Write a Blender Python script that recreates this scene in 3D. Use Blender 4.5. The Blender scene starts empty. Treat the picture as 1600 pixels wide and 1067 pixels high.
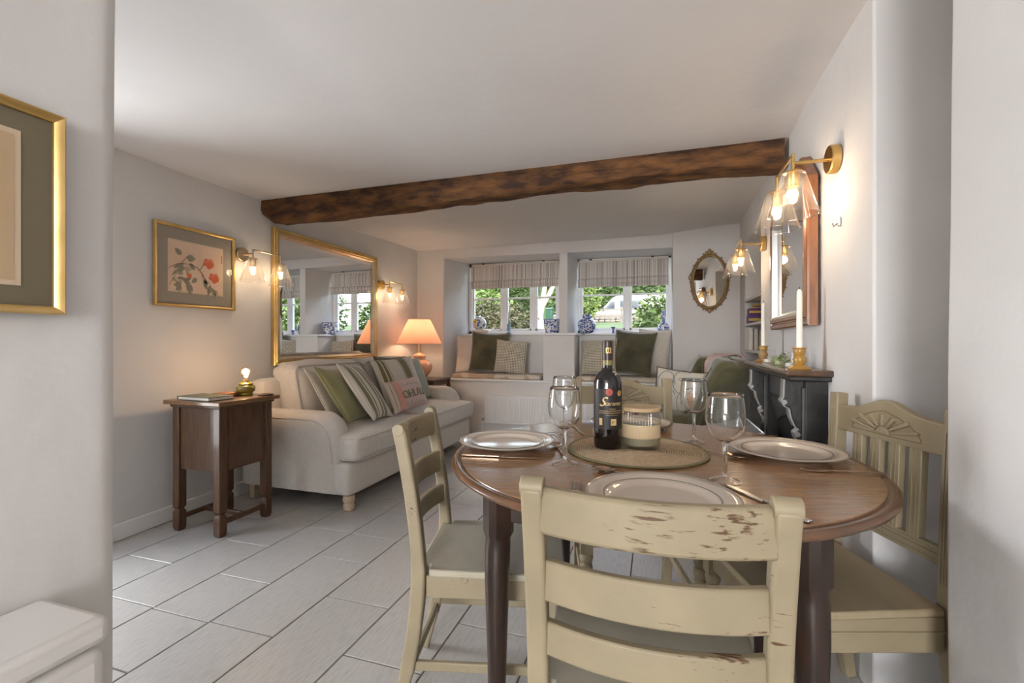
import bpy, bmesh, math, random
from mathutils import Vector, Matrix, noise, Euler
rnd = random.Random(7)
R = math.radians
sc = bpy.context.scene
col = sc.collection
# ------------------------------------------------------------------ camera, world, lights, exposure
F = 711.0; TH = math.atan(228 / 711.0); S, C = math.sin(TH), math.cos(TH); H = 1.08
cam = bpy.data.cameras.new('camera'); co = bpy.data.objects.new('camera', cam); col.objects.link(co)
cam.sensor_width = 36; cam.lens = F / 1600 * 36; cam.clip_start = 0.02; cam.clip_end = 400
co.location = (0, 0, H); co.rotation_euler = (R(90), 0, TH); sc.camera = co
sc.view_settings.view_transform = 'Standard'; sc.view_settings.look = 'None'
sc.view_settings.gamma = 1; sc.view_settings.use_curve_mapping = False
sc.view_settings.exposure = 0.66
w = bpy.data.worlds.new('sky'); sc.world = w; w.use_nodes = True
nt = w.node_tree; bg = nt.nodes['Background']
sky = nt.nodes.new('ShaderNodeTexSky'); sky.sky_type = 'NISHITA'; sky.sun_disc = False
sky.sun_elevation = R(42); sky.sun_rotation = R(150); sky.dust_density = 2.5; sky.air_density = 1.0
hs = nt.nodes.new('ShaderNodeHueSaturation'); hs.inputs['Saturation'].default_value = 0.55
nt.links.new(sky.outputs[0], hs.inputs['Color']); nt.links.new(hs.outputs[0], bg.inputs[0])
bg.inputs[1].default_value = 0.92
def light(name, kind, loc, energy, color=(1, 1, 1), rot=(0, 0, 0), **kw):
    l = bpy.data.lights.new(name, kind); l.energy = energy; l.color = color
    for k, v in kw.items(): setattr(l, k, v)
    o = bpy.data.objects.new(name, l); o.location = loc; o.rotation_euler = rot; col.objects.link(o); return o
light('sunlight', 'SUN', (10, 20, 20), 1.3, (1, .95, .86), (R(52), 0, R(200)), angle=R(12))
# fill lights added behind the viewer, one outside the rear opening, one overhead
light('rear_fill', 'AREA', (-0.3, -4.75, 1.35), 118, (.97, .985, 1), (R(90), 0, 0), shape='RECTANGLE', size=1.5, size_y=1.3)
light('left_fill', 'AREA', (-4.6, 1.05, 1.15), 200, (.97, .985, 1), (0, R(-90), 0), shape='RECTANGLE', size=2.4, size_y=2.2)   # added fill, shining in through the unseen glazed door
light('overhead_fill', 'AREA', (-0.3, -1.9, 2.09), 4, (1, .95, .89), (0, 0, 0), shape='RECTANGLE', size=1.1, size_y=.9)  # added overhead fill, no fixture built
for nm, cx, wx in (('window_portal', -1.74, 1.15), ('window_portal', -.38, 1.02)):
    p = light(nm, 'AREA', (cx, 5.56, 1.6), 1, rot=(R(-90), 0, 0), shape='RECTANGLE', size=wx, size_y=.9)
    p.data.cycles.is_portal = True
cy = sc.cycles
cy.max_bounces = 10; cy.diffuse_bounces = 5; cy.glossy_bounces = 5; cy.transmission_bounces = 8; cy.transparent_max_bounces = 24
cy.caustics_reflective = False; cy.caustics_refractive = False; cy.sample_clamp_indirect = 6
cy.use_denoising = True

# ------------------------------------------------------------------ pixel -> place helpers
def ray(x, y):
    u = (x - 800) / F; v = (533.5 - y) / F
    return Vector((-S + u * C, C + u * S, v))
def atX(x, y, X0): r = ray(x, y); t = X0 / r.x; return Vector((X0, r.y * t, H + r.z * t))
def atY(x, y, Y0): r = ray(x, y); t = Y0 / r.y; return Vector((r.x * t, Y0, H + r.z * t))
def atZ(x, y, z): r = ray(x, y); t = (z - H) / r.z; return Vector((r.x * t, r.y * t, z))
def W(l, d, z=0): return Vector((-S * d + C * l, C * d + S * l, z))
def wallx(y): return .615 if y < 2.2 else .615 + (y - 2.2) * .0574

# ------------------------------------------------------------------ materials
MATS = {}
def pm(name, c, rough=.6, metal=0, c2=None, nscale=6, ndetail=4, stretch=(1, 1, 1), lo=.35, hi=.65,
       bump=0, bscale=40, bstretch=None, sheen=0, spec=.5, coat=0, emit=None, estr=0, trans=0, sss=0):
    m = bpy.data.materials.new(name); m.use_nodes = True; n = m.node_tree; b = n.nodes['Principled BSDF']; L = n.links.new
    b.inputs['Base Color'].default_value = (*c, 1); b.inputs['Roughness'].default_value = rough
    b.inputs['Metallic'].default_value = metal; b.inputs['Specular IOR Level'].default_value = spec
    if sheen: b.inputs['Sheen Weight'].default_value = sheen
    if coat: b.inputs['Coat Weight'].default_value = coat; b.inputs['Coat Roughness'].default_value = .12
    if trans: b.inputs['Transmission Weight'].default_value = trans
    if emit: b.inputs['Emission Color'].default_value = (*emit, 1); b.inputs['Emission Strength'].default_value = estr
    tc = n.nodes.new('ShaderNodeTexCoord')
    if c2:
        mp = n.nodes.new('ShaderNodeMapping'); mp.inputs['Scale'].default_value = stretch; L(tc.outputs['Object'], mp.inputs[0])
        nz = n.nodes.new('ShaderNodeTexNoise'); nz.inputs['Scale'].default_value = nscale; nz.inputs['Detail'].default_value = ndetail
        L(mp.outputs[0], nz.inputs['Vector'])
        cr = n.nodes.new('ShaderNodeValToRGB'); cr.color_ramp.elements[0].position = lo; cr.color_ramp.elements[1].position = hi
        cr.color_ramp.elements[0].color = (*c, 1); cr.color_ramp.elements[1].color = (*c2, 1)
        L(nz.outputs[0], cr.inputs[0]); L(cr.outputs[0], b.inputs['Base Color'])
    if bump:
        mp2 = n.nodes.new('ShaderNodeMapping'); mp2.inputs['Scale'].default_value = bstretch or stretch; L(tc.outputs['Object'], mp2.inputs[0])
        nb = n.nodes.new('ShaderNodeTexNoise'); nb.inputs['Scale'].default_value = bscale; nb.inputs['Detail'].default_value = 5
        L(mp2.outputs[0], nb.inputs['Vector'])
        bp = n.nodes.new('ShaderNodeBump'); bp.inputs['Strength'].default_value = bump; bp.inputs['Distance'].default_value = .01
        L(nb.outputs[0], bp.inputs['Height']); L(bp.outputs[0], b.inputs['Normal'])
    MATS[name] = m; return m
def stripes(name, base, bands, axis='X', rough=.9, bump=.15):
    """fabric with stripes: bands = [(pos0, pos1, colour)] along an object axis in metres"""
    m = pm(name, base, rough, bump=bump, bscale=260, sheen=.2); n = m.node_tree; L = n.links.new
    tc = n.nodes.new('ShaderNodeTexCoord'); sp = n.nodes.new('ShaderNodeSeparateXYZ'); L(tc.outputs['Object'], sp.inputs[0])
    cur = None
    for a, b_, c in bands:
        g = n.nodes.new('ShaderNodeMath'); g.operation = 'COMPARE'; g.inputs[1].default_value = (a + b_) / 2; g.inputs[2].default_value = (b_ - a) / 2
        L(sp.outputs[axis], g.inputs[0])
        mx = n.nodes.new('ShaderNodeMix'); mx.data_type = 'RGBA'; L(g.outputs[0], mx.inputs['Factor'])
        mx.inputs[7].default_value = (*c, 1)
        if cur is None: mx.inputs[6].default_value = (*base, 1)
        else: L(cur, mx.inputs[6])
        cur = mx.outputs[2]
    L(cur, n.nodes['Principled BSDF'].inputs['Base Color']); return m
def thin_glass(name, tint=(1, 1, 1), fr=1.45, rough=0.0, frost=0):
    m = bpy.data.materials.new(name); m.use_nodes = True; n = m.node_tree; n.nodes.clear(); L = n.links.new
    out = n.nodes.new('ShaderNodeOutputMaterial'); tr = n.nodes.new('ShaderNodeBsdfTransparent'); tr.inputs[0].default_value = (*tint, 1)
    gl = n.nodes.new('ShaderNodeBsdfGlossy'); gl.inputs['Roughness'].default_value = rough; gl.inputs[0].default_value = (1, 1, 1, 1)
    fc = n.nodes.new('ShaderNodeLayerWeight'); fc.inputs[0].default_value = .5   # facing-based reflectance, same from both sides of the thin wall
    pw = n.nodes.new('ShaderNodeMath'); pw.operation = 'POWER'; pw.inputs[1].default_value = 2.8; L(fc.outputs['Facing'], pw.inputs[0])
    f0 = ((fr - 1) / (fr + 1)) ** 2 * 1.6
    fz = n.nodes.new('ShaderNodeMath'); fz.operation = 'MULTIPLY_ADD'; L(pw.outputs[0], fz.inputs[0]); fz.inputs[1].default_value = min(.85, fr - .75); fz.inputs[2].default_value = f0
    mx = n.nodes.new('ShaderNodeMixShader'); L(fz.outputs[0], mx.inputs[0]); L(tr.outputs[0], mx.inputs[1]); L(gl.outputs[0], mx.inputs[2])
    last = mx.outputs[0]
    if frost:
        df = n.nodes.new('ShaderNodeBsdfTranslucent'); df.inputs[0].default_value = (1, .95, .88, 1)
        m2 = n.nodes.new('ShaderNodeMixShader'); m2.inputs[0].default_value = frost; L(last, m2.inputs[1]); L(df.outputs[0], m2.inputs[2]); last = m2.outputs[0]
    L(last, out.inputs[0]); return m

PLASTER = pm('plaster', (.74, .725, .715), .85, c2=(.69, .675, .665), nscale=2.2, bump=.35, bscale=9)
CEIL = pm('ceiling_paint', (.79, .775, .77), .9, c2=(.75, .735, .73), nscale=1.6, bump=.22, bscale=12)
WHITE = pm('white_gloss', (.84, .84, .84), .35)
RADW = pm('radiator_enamel', (.84, .835, .83), .3)
GROUT = pm('grout', (.16, .125, .10), .9)
TILE = pm('tile', (.47, .45, .425), .34, c2=(.39, .37, .345), nscale=20, ndetail=6, stretch=(5, 1, 1), lo=.42, hi=.72, bump=.05, bscale=60)
CREAM = pm('cream_paint', (.325, .265, .168), .5, c2=(.285, .23, .145), nscale=9, bump=.05, bscale=50)
def worn(name, base, amt, c3=(.10, .05, .022)):
    m = pm(name, base, .48, c2=tuple(x * .86 for x in base), nscale=9, bump=.06, bscale=60); n = m.node_tree; L = n.links.new
    cr = [k for k in n.nodes if k.type == 'VALTORGB'][0]; tc = [k for k in n.nodes if k.type == 'TEX_COORD'][0]
    mp = n.nodes.new('ShaderNodeMapping'); mp.inputs['Scale'].default_value = (1, 7, 7); L(tc.outputs['Object'], mp.inputs[0])
    a = n.nodes.new('ShaderNodeTexNoise'); a.inputs['Scale'].default_value = 20; a.inputs['Detail'].default_value = 9; L(mp.outputs[0], a.inputs['Vector'])
    b2 = n.nodes.new('ShaderNodeTexNoise'); b2.inputs['Scale'].default_value = 5.5; b2.inputs['Detail'].default_value = 1; L(tc.outputs['Object'], b2.inputs['Vector'])
    mu = n.nodes.new('ShaderNodeMath'); mu.operation = 'MULTIPLY'; L(a.outputs[0], mu.inputs[0]); L(b2.outputs[0], mu.inputs[1])
    r2 = n.nodes.new('ShaderNodeValToRGB'); r2.color_ramp.elements[0].position = amt; r2.color_ramp.elements[1].position = amt + .05; L(mu.outputs[0], r2.inputs[0])
    mx = n.nodes.new('ShaderNodeMix'); mx.data_type = 'RGBA'; L(r2.outputs[0], mx.inputs['Factor']); L(cr.outputs[0], mx.inputs[6]); mx.inputs[7].default_value = (*c3, 1)
    L(mx.outputs[2], n.nodes['Principled BSDF'].inputs['Base Color']); return m
CREAMW = worn('cream_paint_worn', (.315, .258, .165), .40)
CREAMS = worn('cream_paint_rail', (.315, .258, .165), .312)
OAKD = pm('dark_oak', (.062, .027, .012), .38, c2=(.115, .052, .022), nscale=7, ndetail=6, stretch=(8, 8, 1), bump=.06, bscale=30, coat=.25)
OAKT = pm('dark_oak_top', (.16, .075, .03), .3, c2=(.24, .12, .05), nscale=6, ndetail=6, stretch=(9, 1, 4), coat=.5)
TABLEW = pm('table_top_wood', (.235, .118, .05), .19, c2=(.32, .168, .075), nscale=9, ndetail=8, stretch=(1, 14, 4), bump=.05, bscale=14, coat=.45)
TABLED = pm('table_leg_wood', (.017, .008, .005), .38, c2=(.034, .015, .008), nscale=9, ndetail=6, stretch=(8, 8, 1), coat=.3)
TABLER = pm('table_rim_wood', (.10, .045, .019), .26, c2=(.15, .07, .03), nscale=9, coat=.4)
BEAM = pm('old_beam', (.042, .016, .006), .8, c2=(.19, .082, .024), nscale=7, ndetail=12, stretch=(1, 3, 3), lo=.36, hi=.66, bump=1.0, bscale=22)
GOLD = pm('gilt', (.58, .38, .13), .36, .75, c2=(.72, .50, .21), nscale=9)
GOLDL = pm('champagne_gilt', (.70, .58, .42), .38, .6, c2=(.60, .46, .29), nscale=14)
BRASS = pm('brass', (.72, .47, .17), .28, 1)
NICKEL = pm('aged_brass', (.66, .54, .38), .3, 1)
MAHOG = pm('mahogany', (.20, .068, .022), .32, c2=(.30, .12, .045), nscale=8, stretch=(6, 6, 1), coat=.3)
MIRROR = pm('mirror_glass', (.93, .94, .94), .01, 1)
SILVER = pm('silver_slip', (.74, .72, .68), .3, .8)
LINEN = pm('linen', (.66, .62, .57), .95, c2=(.62, .58, .53), nscale=30, bump=.12, bscale=320, sheen=.3)
PIPE = pm('linen_piping', (.58, .54, .49), .9)
BEECH = pm('pale_beech', (.66, .52, .38), .5, c2=(.60, .45, .31), nscale=10, stretch=(6, 6, 1))
OLIVE = pm('olive_silk', (.22, .215, .085), .6, c2=(.27, .26, .11), nscale=7, sheen=.5, bump=.2, bscale=14)
OLIVED = pm('dark_olive_fabric', (.13, .12, .05), .8, sheen=.3)
VELVET = pm('green_velvet', (.036, .034, .014), .75, c2=(.105, .095, .042), nscale=6, sheen=.8, bump=.3, bscale=9)
SAGE = pm('sage_linen', (.30, .335, .275), .9, c2=(.35, .385, .32), nscale=20, bump=.12, bscale=250, sheen=.2)
CREAMF = pm('cream_linen', (.67, .62, .55), .95, c2=(.61, .56, .49), nscale=20, stretch=(1, 1, 6), bump=.15, bscale=160, sheen=.2)
PADF = pm('patterned_pad', (.50, .37, .27), .95, c2=(.70, .62, .53), nscale=5.5, ndetail=1, lo=.50, hi=.54, bump=.1, bscale=200)
CHAIRG = pm('olive_velvet_chair', (.072, .067, .024), .7, c2=(.108, .10, .04), nscale=5, sheen=.6, bump=.1, bscale=200)
THROW = pm('pink_throw', (.66, .47, .44), .95, c2=(.74, .62, .60), nscale=10, stretch=(1, 8, 1), bump=.2, bscale=200)
PEACH = pm('peach_ceramic', (.80, .42, .24), .18, c2=(.86, .52, .36), nscale=5, coat=.4)
BLACKI = pm('black_iron', (.009, .008, .007), .42, c2=(.020, .017, .015), nscale=20, bump=.15, bscale=50)
IRONG = pm('grey_iron_highlight', (.10, .097, .094), .4, .6)  # lighter grey iron with its highlight put into the colour
IRONH = pm('iron_painted_glint', (.30, .29, .28), .4, .5)  # light grey that paints the glint on corbel fronts and scrolls
MANTT = pm('mantel_top', (.115, .06, .03), .25, c2=(.055, .03, .018), nscale=14, coat=.4)
CANDLE = pm('candle_wax', (.84, .80, .72), .45)
OCHRE = pm('ochre_ceramic', (.40, .215, .04), .35, coat=.3)
PLATE = pm('stoneware', (.66, .565, .475), .14, coat=.5)
PLATER = pm('stoneware_rim', (.30, .255, .215), .2, coat=.4)
STEEL = pm('copper_steel', (.60, .44, .33), .22, 1)
STEELB = pm('steel', (.62, .60, .58), .2, 1)
WINE = pm('wine_bottle_glass', (.006, .004, .004), .06, spec=.6, coat=.5)
LABELB = pm('label_black', (.016, .012, .011), .5)
LGOLD = pm('label_gold', (.66, .46, .20), .4, .3)
LRED = pm('label_red', (.42, .07, .05), .5)
CAPS = pm('capsule', (.03, .014, .01), .35)
OLGLASS = pm('neck_gold', (.20, .17, .05), .3)
JUTE = pm('woven_mat', (.40, .285, .175), .85, c2=(.50, .37, .245), nscale=90, bump=.2, bscale=200)
MATRIM = pm('woven_mat_edge', (.20, .17, .09), .85)
BAMBOO = pm('bamboo_lid', (.56, .40, .24), .5, c2=(.48, .33, .19), nscale=14, stretch=(1, 8, 1))
WAX = pm('cream_wax', (.33, .30, .21), .5)
KRAFT = pm('kraft_label', (.62, .47, .29), .7)
GRN_GLASS = pm('olive_glass_base', (.30, .25, .03), .08, coat=.6, trans=.35)
BOOKG = pm('sage_book_cover', (.17, .17, .115), .7); PAPER = pm('paper', (.78, .74, .66), .8)
BLK = pm('black_leather', (.02, .017, .015), .5); TANB = pm('tan_leather', (.22, .09, .04), .5)
MOUNT = pm('olive_mount', (.20, .165, .105), .9); MOUNT2 = pm('taupe_mount', (.335, .295, .24), .85)
CARD = pm('cream_card', (.70, .56, .40), .9); PRINT = pm('peach_print', (.75, .53, .39), .9, c2=(.80, .60, .46), nscale=4)
PRINT2 = pm('buff_print', (.58, .41, .245), .9, c2=(.62, .45, .28), nscale=4)
INKD = pm('ink_dark', (.10, .07, .045), .9); INKG = pm('ink_leaf', (.29, .265, .19), .9); INKG2 = pm('ink_pale_leaf', (.45, .38, .26), .9); INKR = pm('ink_red', (.68, .16, .075), .9)
BLUEW = None
def blue_white(name, scale, thr=.5, c1=(.80, .81, .83), c2=(.03, .07, .30)):
    m = pm(name, c1, .15, coat=.5); n = m.node_tree; L = n.links.new; tc = n.nodes.new('ShaderNodeTexCoord')
    v = n.nodes.new('ShaderNodeTexNoise'); v.inputs['Scale'].default_value = scale; v.inputs['Detail'].default_value = 2; v.inputs['Distortion'].default_value = 1.5
    L(tc.outputs['Object'], v.inputs['Vector']); r = n.nodes.new('ShaderNodeValToRGB')
    r.color_ramp.elements[0].position = thr - .02; r.color_ramp.elements[1].position = thr + .02
    r.color_ramp.elements[0].color = (*c1, 1); r.color_ramp.elements[1].color = (*c2, 1)
    L(v.outputs[0], r.inputs[0]); L(r.outputs[0], n.nodes['Principled BSDF'].inputs['Base Color']); return m
BW1 = blue_white('blue_white_dense', 38, .47); BW2 = blue_white('blue_white_open', 30, .53); COBALT = pm('cobalt', (.05, .11, .36), .2)
VASEB = blue_white('vase_glaze', 12, .52, (.80, .80, .78), (.10, .18, .45)); YEL = pm('yellow_petal', (.82, .55, .05), .4)
GLASS = thin_glass('window_glass', (.97, .98, .98), 1.05)
SHADEG = thin_glass('shade_glass', (.965, .95, .925), 1.55, .02, .035)
WINEG = thin_glass('wine_glass', (.975, .975, .97), 1.5)
PICG = thin_glass('picture_glass', (1, 1, 1), 1.18)
STEMTG = bpy.data.materials.new('stem_glass'); STEMTG.use_nodes = True; _n = STEMTG.node_tree; _n.nodes.remove(_n.nodes['Principled BSDF'])
_g = _n.nodes.new('ShaderNodeBsdfGlass'); _g.inputs['IOR'].default_value = 1.45; _g.inputs['Roughness'].default_value = 0; _n.links.new(_g.outputs[0], _n.nodes['Material Output'].inputs[0])
JARG = thin_glass('ribbed_glass', (.93, .92, .88), 1.45, .03)
BULBG = thin_glass('bulb_glass', (1, .93, .85), 1.3)
FIL = pm('filament', (1, .6, .25), .5, emit=(1, .62, .28), estr=45)
GLOW = pm('bulb_core', (1, .75, .45), .5, emit=(1, .66, .33), estr=16)

# ------------------------------------------------------------------ mesh builder
class M:
    def __init__(s): s.v = []; s.f = []
    def add(s, vs, fs):
        b = len(s.v); s.v += [tuple(v) for v in vs]; s.f += [tuple(i + b for i in f) for f in fs]; return s
    def box(s, x0, x1, y0, y1, z0, z1):
        vs = [(x, y, z) for z in (z0, z1) for y in (y0, y1) for x in (x0, x1)]
        return s.add(vs, [(0, 2, 3, 1), (4, 5, 7, 6), (0, 1, 5, 4), (2, 6, 7, 3), (0, 4, 6, 2), (1, 3, 7, 5)])
    def prism(s, poly, axis, a, b):
        def p(u, v, t): return {'x': (t, u, v), 'y': (u, t, v), 'z': (u, v, t)}[axis]
        n = len(poly); vs = [p(u, v, a) for u, v in poly] + [p(u, v, b) for u, v in poly]
        return s.add(vs, [tuple(range(n - 1, -1, -1)), tuple(range(n, 2 * n))] + [(i, (i + 1) % n, n + (i + 1) % n, n + i) for i in range(n)])
    def lathe(s, prof, n=24, c=(0, 0, 0), cap=True):
        vs = []; fs = []
        for r, z in prof:
            for k in range(n):
                a = 2 * math.pi * k / n; vs.append((c[0] + r * math.cos(a), c[1] + r * math.sin(a), c[2] + z))
        for i in range(len(prof) - 1):
            for k in range(n): k2 = (k + 1) % n; fs.append((i * n + k, i * n + k2, (i + 1) * n + k2, (i + 1) * n + k))
        if cap:
            if prof[0][0] > 1e-5: fs.append(tuple(range(n - 1, -1, -1)))
            if prof[-1][0] > 1e-5: fs.append(tuple((len(prof) - 1) * n + k for k in range(n)))
        return s.add(vs, fs)
    def tube(s, pts, r, n=10, close=False, flat=None):
        pts = [Vector(p) for p in pts]; m = len(pts); rs = r if isinstance(r, (list, tuple)) else [r] * m
        vs = []; fs = []; up = None
        for i, p in enumerate(pts):
            if close: t = pts[(i + 1) % m] - pts[i - 1]
            else: t = pts[min(i + 1, m - 1)] - pts[max(i - 1, 0)]
            t.normalize()
            if up is None:
                up = Vector((0, 0, 1)) if abs(t.z) < .9 else Vector((1, 0, 0))
            sd = t.cross(up).normalized(); u2 = sd.cross(t).normalized(); up = u2
            fl = flat or 1
            for k in range(n):
                a = 2 * math.pi * k / n; vs.append(p + sd * math.cos(a) * rs[i] + u2 * math.sin(a) * rs[i] * fl)
        for i in range(m if close else m - 1):
            j = (i + 1) % m
            for k in range(n): k2 = (k + 1) % n; fs.append((i * n + k, i * n + k2, j * n + k2, j * n + k))
        if not close: fs.append(tuple(range(n - 1, -1, -1))); fs.append(tuple((m - 1) * n + k for k in range(n)))
        return s.add(vs, fs)
    def bar(s, pts, wx, wz, side=(1, 0, 0)):
        """rectangular section swept along pts; wx along side, wz along the other normal (lists or numbers)"""
        pts = [Vector(p) for p in pts]; m = len(pts); sd = Vector(side).normalized(); vs = []; fs = []
        for i, p in enumerate(pts):
            t = (pts[min(i + 1, m - 1)] - pts[max(i - 1, 0)]).normalized(); nn = sd.cross(t).normalized()
            a = (wx[i] if isinstance(wx, (list, tuple)) else wx) / 2; b = (wz[i] if isinstance(wz, (list, tuple)) else wz) / 2
            vs += [p - sd * a - nn * b, p + sd * a - nn * b, p + sd * a + nn * b, p - sd * a + nn * b]
        for i in range(m - 1):
            for k in range(4): k2 = (k + 1) % 4; fs.append((i * 4 + k, i * 4 + k2, i * 4 + 4 + k2, i * 4 + 4 + k))
        fs.append((3, 2, 1, 0)); e = (m - 1) * 4; fs.append((e, e + 1, e + 2, e + 3)); return s.add(vs, fs)
    def grid(s, fn, nu, nv, flip=False, cu=False):
        vs = [fn(i / (nu if cu else nu), j / nv) for j in range(nv + 1) for i in range(nu if cu else nu + 1)]
        q = nu if cu else nu + 1; fs = []
        for j in range(nv):
            for i in range(nu):
                i2 = (i + 1) % q; f = (j * q + i, j * q + i2, (j + 1) * q + i2, (j + 1) * q + i); fs.append(f[::-1] if flip else f)
        return s.add(vs, fs)
    def soft(s, c, size, r=.05, puff=(0, 0, 0), n=10, nz=0, nsc=6, seed=0):
        """rounded, puffed upholstery block"""
        bm = bmesh.new(); bmesh.ops.create_cube(bm, size=2); bmesh.ops.subdivide_edges(bm, edges=bm.edges[:], cuts=n - 1, use_grid_fill=True)
        h = Vector(size) / 2; vs = []; bm.verts.index_update()
        for v in bm.verts:
            p = Vector(v.co)
            # ease towards edges so rounding gets vertices
            e = Vector([math.copysign(1 - (1 - abs(x)) ** 1.7, x) for x in p])
            q = Vector((e.x * h.x, e.y * h.y, e.z * h.z)); inn = Vector([max(-(h[i] - r), min(h[i] - r, q[i])) for i in range(3)])
            dd = q - inn
            if dd.length > 1e-6: q = inn + dd.normalized() * min(r, max(abs(dd.x), abs(dd.y), abs(dd.z)))
            k = [1 - min(1, abs(e[i])) ** 2 for i in range(3)]
            for i in range(3):
                o = [j for j in range(3) if j != i]; q[i] += math.copysign(1, p[i]) * (abs(p[i]) ** 4) * puff[i] * k[o[0]] * k[o[1]]
            if nz: q += q.normalized() * nz * noise.noise(Vector((p.x * h.x, p.y * h.y, p.z * h.z)) * nsc * 2 + Vector((seed * 7.3, seed, 1)))
            vs.append(q + Vector(c))
        fs = [tuple(x.index for x in f.verts) for f in bm.faces]; bm.free(); return s.add(vs, fs)
    def build(s, name, mat, parent=None, smooth=35, bevel=0, sub=0, kind=None, label=None, loc=None, rot=None, solid=0, segs=2):
        me = bpy.data.meshes.new(name); me.from_pydata(s.v, [], s.f); me.materials.append(mat)
        bm = bmesh.new(); bm.from_mesh(me); bmesh.ops.recalc_face_normals(bm, faces=bm.faces[:]) if not solid else None; bm.to_mesh(me); bm.free()
        if smooth:
            me.polygons.foreach_set('use_smooth', [True] * len(me.polygons))
            if smooth < 180: me.set_sharp_from_angle(angle=R(smooth))
        o = bpy.data.objects.new(name, me); col.objects.link(o)
        if parent: o.parent = parent
        if loc is not None: o.location = loc
        if rot is not None: o.rotation_euler = rot
        if solid: q = o.modifiers.new('thick', 'SOLIDIFY'); q.thickness = solid; q.offset = -1
        if bevel: q = o.modifiers.new('bevel', 'BEVEL'); q.width = bevel; q.segments = segs; q.limit_method = 'ANGLE'; q.angle_limit = R(40)
        if sub: q = o.modifiers.new('sub', 'SUBSURF'); q.levels = sub; q.render_levels = sub
        if kind: o['kind'] = kind
        if label: o['label'] = label
        return o
def tag(o, label, cat, group=None):
    o['label'] = label; o['category'] = cat
    if group: o['group'] = group
    return o
def thing(name, label, cat, loc=(0, 0, 0), rz=0, group=None, rot=None):
    o = bpy.data.objects.new(name, None); col.objects.link(o); o.location = loc; o.rotation_euler = rot or (0, 0, rz); o.empty_display_size = .05
    return tag(o, label, cat, group)
def copy_tree(o, parent=None):
    c = o.copy(); col.objects.link(c); c.parent = parent
    for ch in list(o.children): copy_tree(ch, c)
    return c
def st(o): o['kind'] = 'structure'; return o
def text_mesh(body, size, shear=0, extrude=.0006):
    cu = bpy.data.curves.new('lettering', 'FONT'); cu.body = body; cu.size = size; cu.shear = shear; cu.extrude = extrude; cu.align_x = 'CENTER'; cu.resolution_u = 3
    o = bpy.data.objects.new('lettering', cu); col.objects.link(o); dg = bpy.context.evaluated_depsgraph_get(); dg.update()
    me = bpy.data.meshes.new_from_object(o.evaluated_get(dg)); bpy.data.objects.remove(o); bpy.data.curves.remove(cu)
    bm = bmesh.new(); bm.from_mesh(me); bmesh.ops.triangulate(bm, faces=bm.faces[:]); 
    bmesh.ops.subdivide_edges(bm, edges=[e for e in bm.edges if e.calc_length() > size * .25], cuts=2); bm.to_mesh(me); bm.free()
    return me
# ================================================================== THE SETTING
XL, YB, YW = -2.81, 4.99, 5.45      # left wall, back wall face, window plane
# floor: grout bed with single tiles on it
fl = st(M().box(-3.0, 1.25, -4.8, 5.0, -.10, -.0035).build('floor', GROUT, smooth=0))
tm = {}
def tile(x0, x1, y0, y1):
    x0 = max(x0, XL + .02); x1 = min(x1, 1.2)
    if x1 - x0 < .03 or y1 - y0 < .03: return
    k = (round(x1 - x0, 3), round(y1 - y0, 3))
    if k not in tm:
        a, b = k[0] / 2 - .0026, k[1] / 2 - .0026; e = .0018
        m = M(); m.add([(-a, -b, -.008), (a, -b, -.008), (a, b, -.008), (-a, b, -.008), (-a, -b, -e), (a, -b, -e), (a, b, -e), (-a, b, -e),
                        (-a + e, -b + e, 0), (a - e, -b + e, 0), (a - e, b - e, 0), (-a + e, b - e, 0)],
                       [(0, 1, 5, 4), (1, 2, 6, 5), (2, 3, 7, 6), (3, 0, 4, 7), (4, 5, 9, 8), (5, 6, 10, 9), (6, 7, 11, 10), (7, 4, 8, 11), (8, 9, 10, 11)])
        o = m.build('tile', TILE, fl, smooth=0); tm[k] = o.data
    else:
        o = bpy.data.objects.new('tile', tm[k]); col.objects.link(o); o.parent = fl
    o.location = ((x0 + x1) / 2, (y0 + y1) / 2, 0)
for ci in range(-4, 12):
    x0 = -1.95 + .305 * ci
    if x0 + .305 < XL or x0 > 1.0: continue
    off = 1.317 if ci % 2 else 1.60
    js = [off + .57 * k for k in range(-5, 8)]
    if ci % 2 == 0 and ci < 2: js.append(1.31)
    if ci == 1: js.append(2.165)
    js = sorted(j for j in js if -1.3 < j < 4.95) + [4.985]
    for a, b in zip(js, js[1:]): tile(x0, x0 + .305, a, b)
# ceiling
def ceilz(x, y):
    t = min(1, max(0, (y - 2.7) / 2.2)); t = t * t * (3 - 2 * t); e = max(0, min(1, (x - .05) / .6))
    return 2.13 + .06 * t + .055 * t * e + .006 * noise.noise(Vector((x * 1.3, y * 1.3, 3)))
st(M().grid(lambda u, v: (-3.0 + 4.3 * u, -4.8 + 9.9 * v, ceilz(-3.0 + 4.3 * u, -4.8 + 9.9 * v)), 36, 78, flip=True).build('ceiling', CEIL, smooth=180, solid=.1))
def wob(a, b, s=.007, k=1.1): return s * noise.noise(Vector((a * k, b * k, 1.7)))
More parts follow.
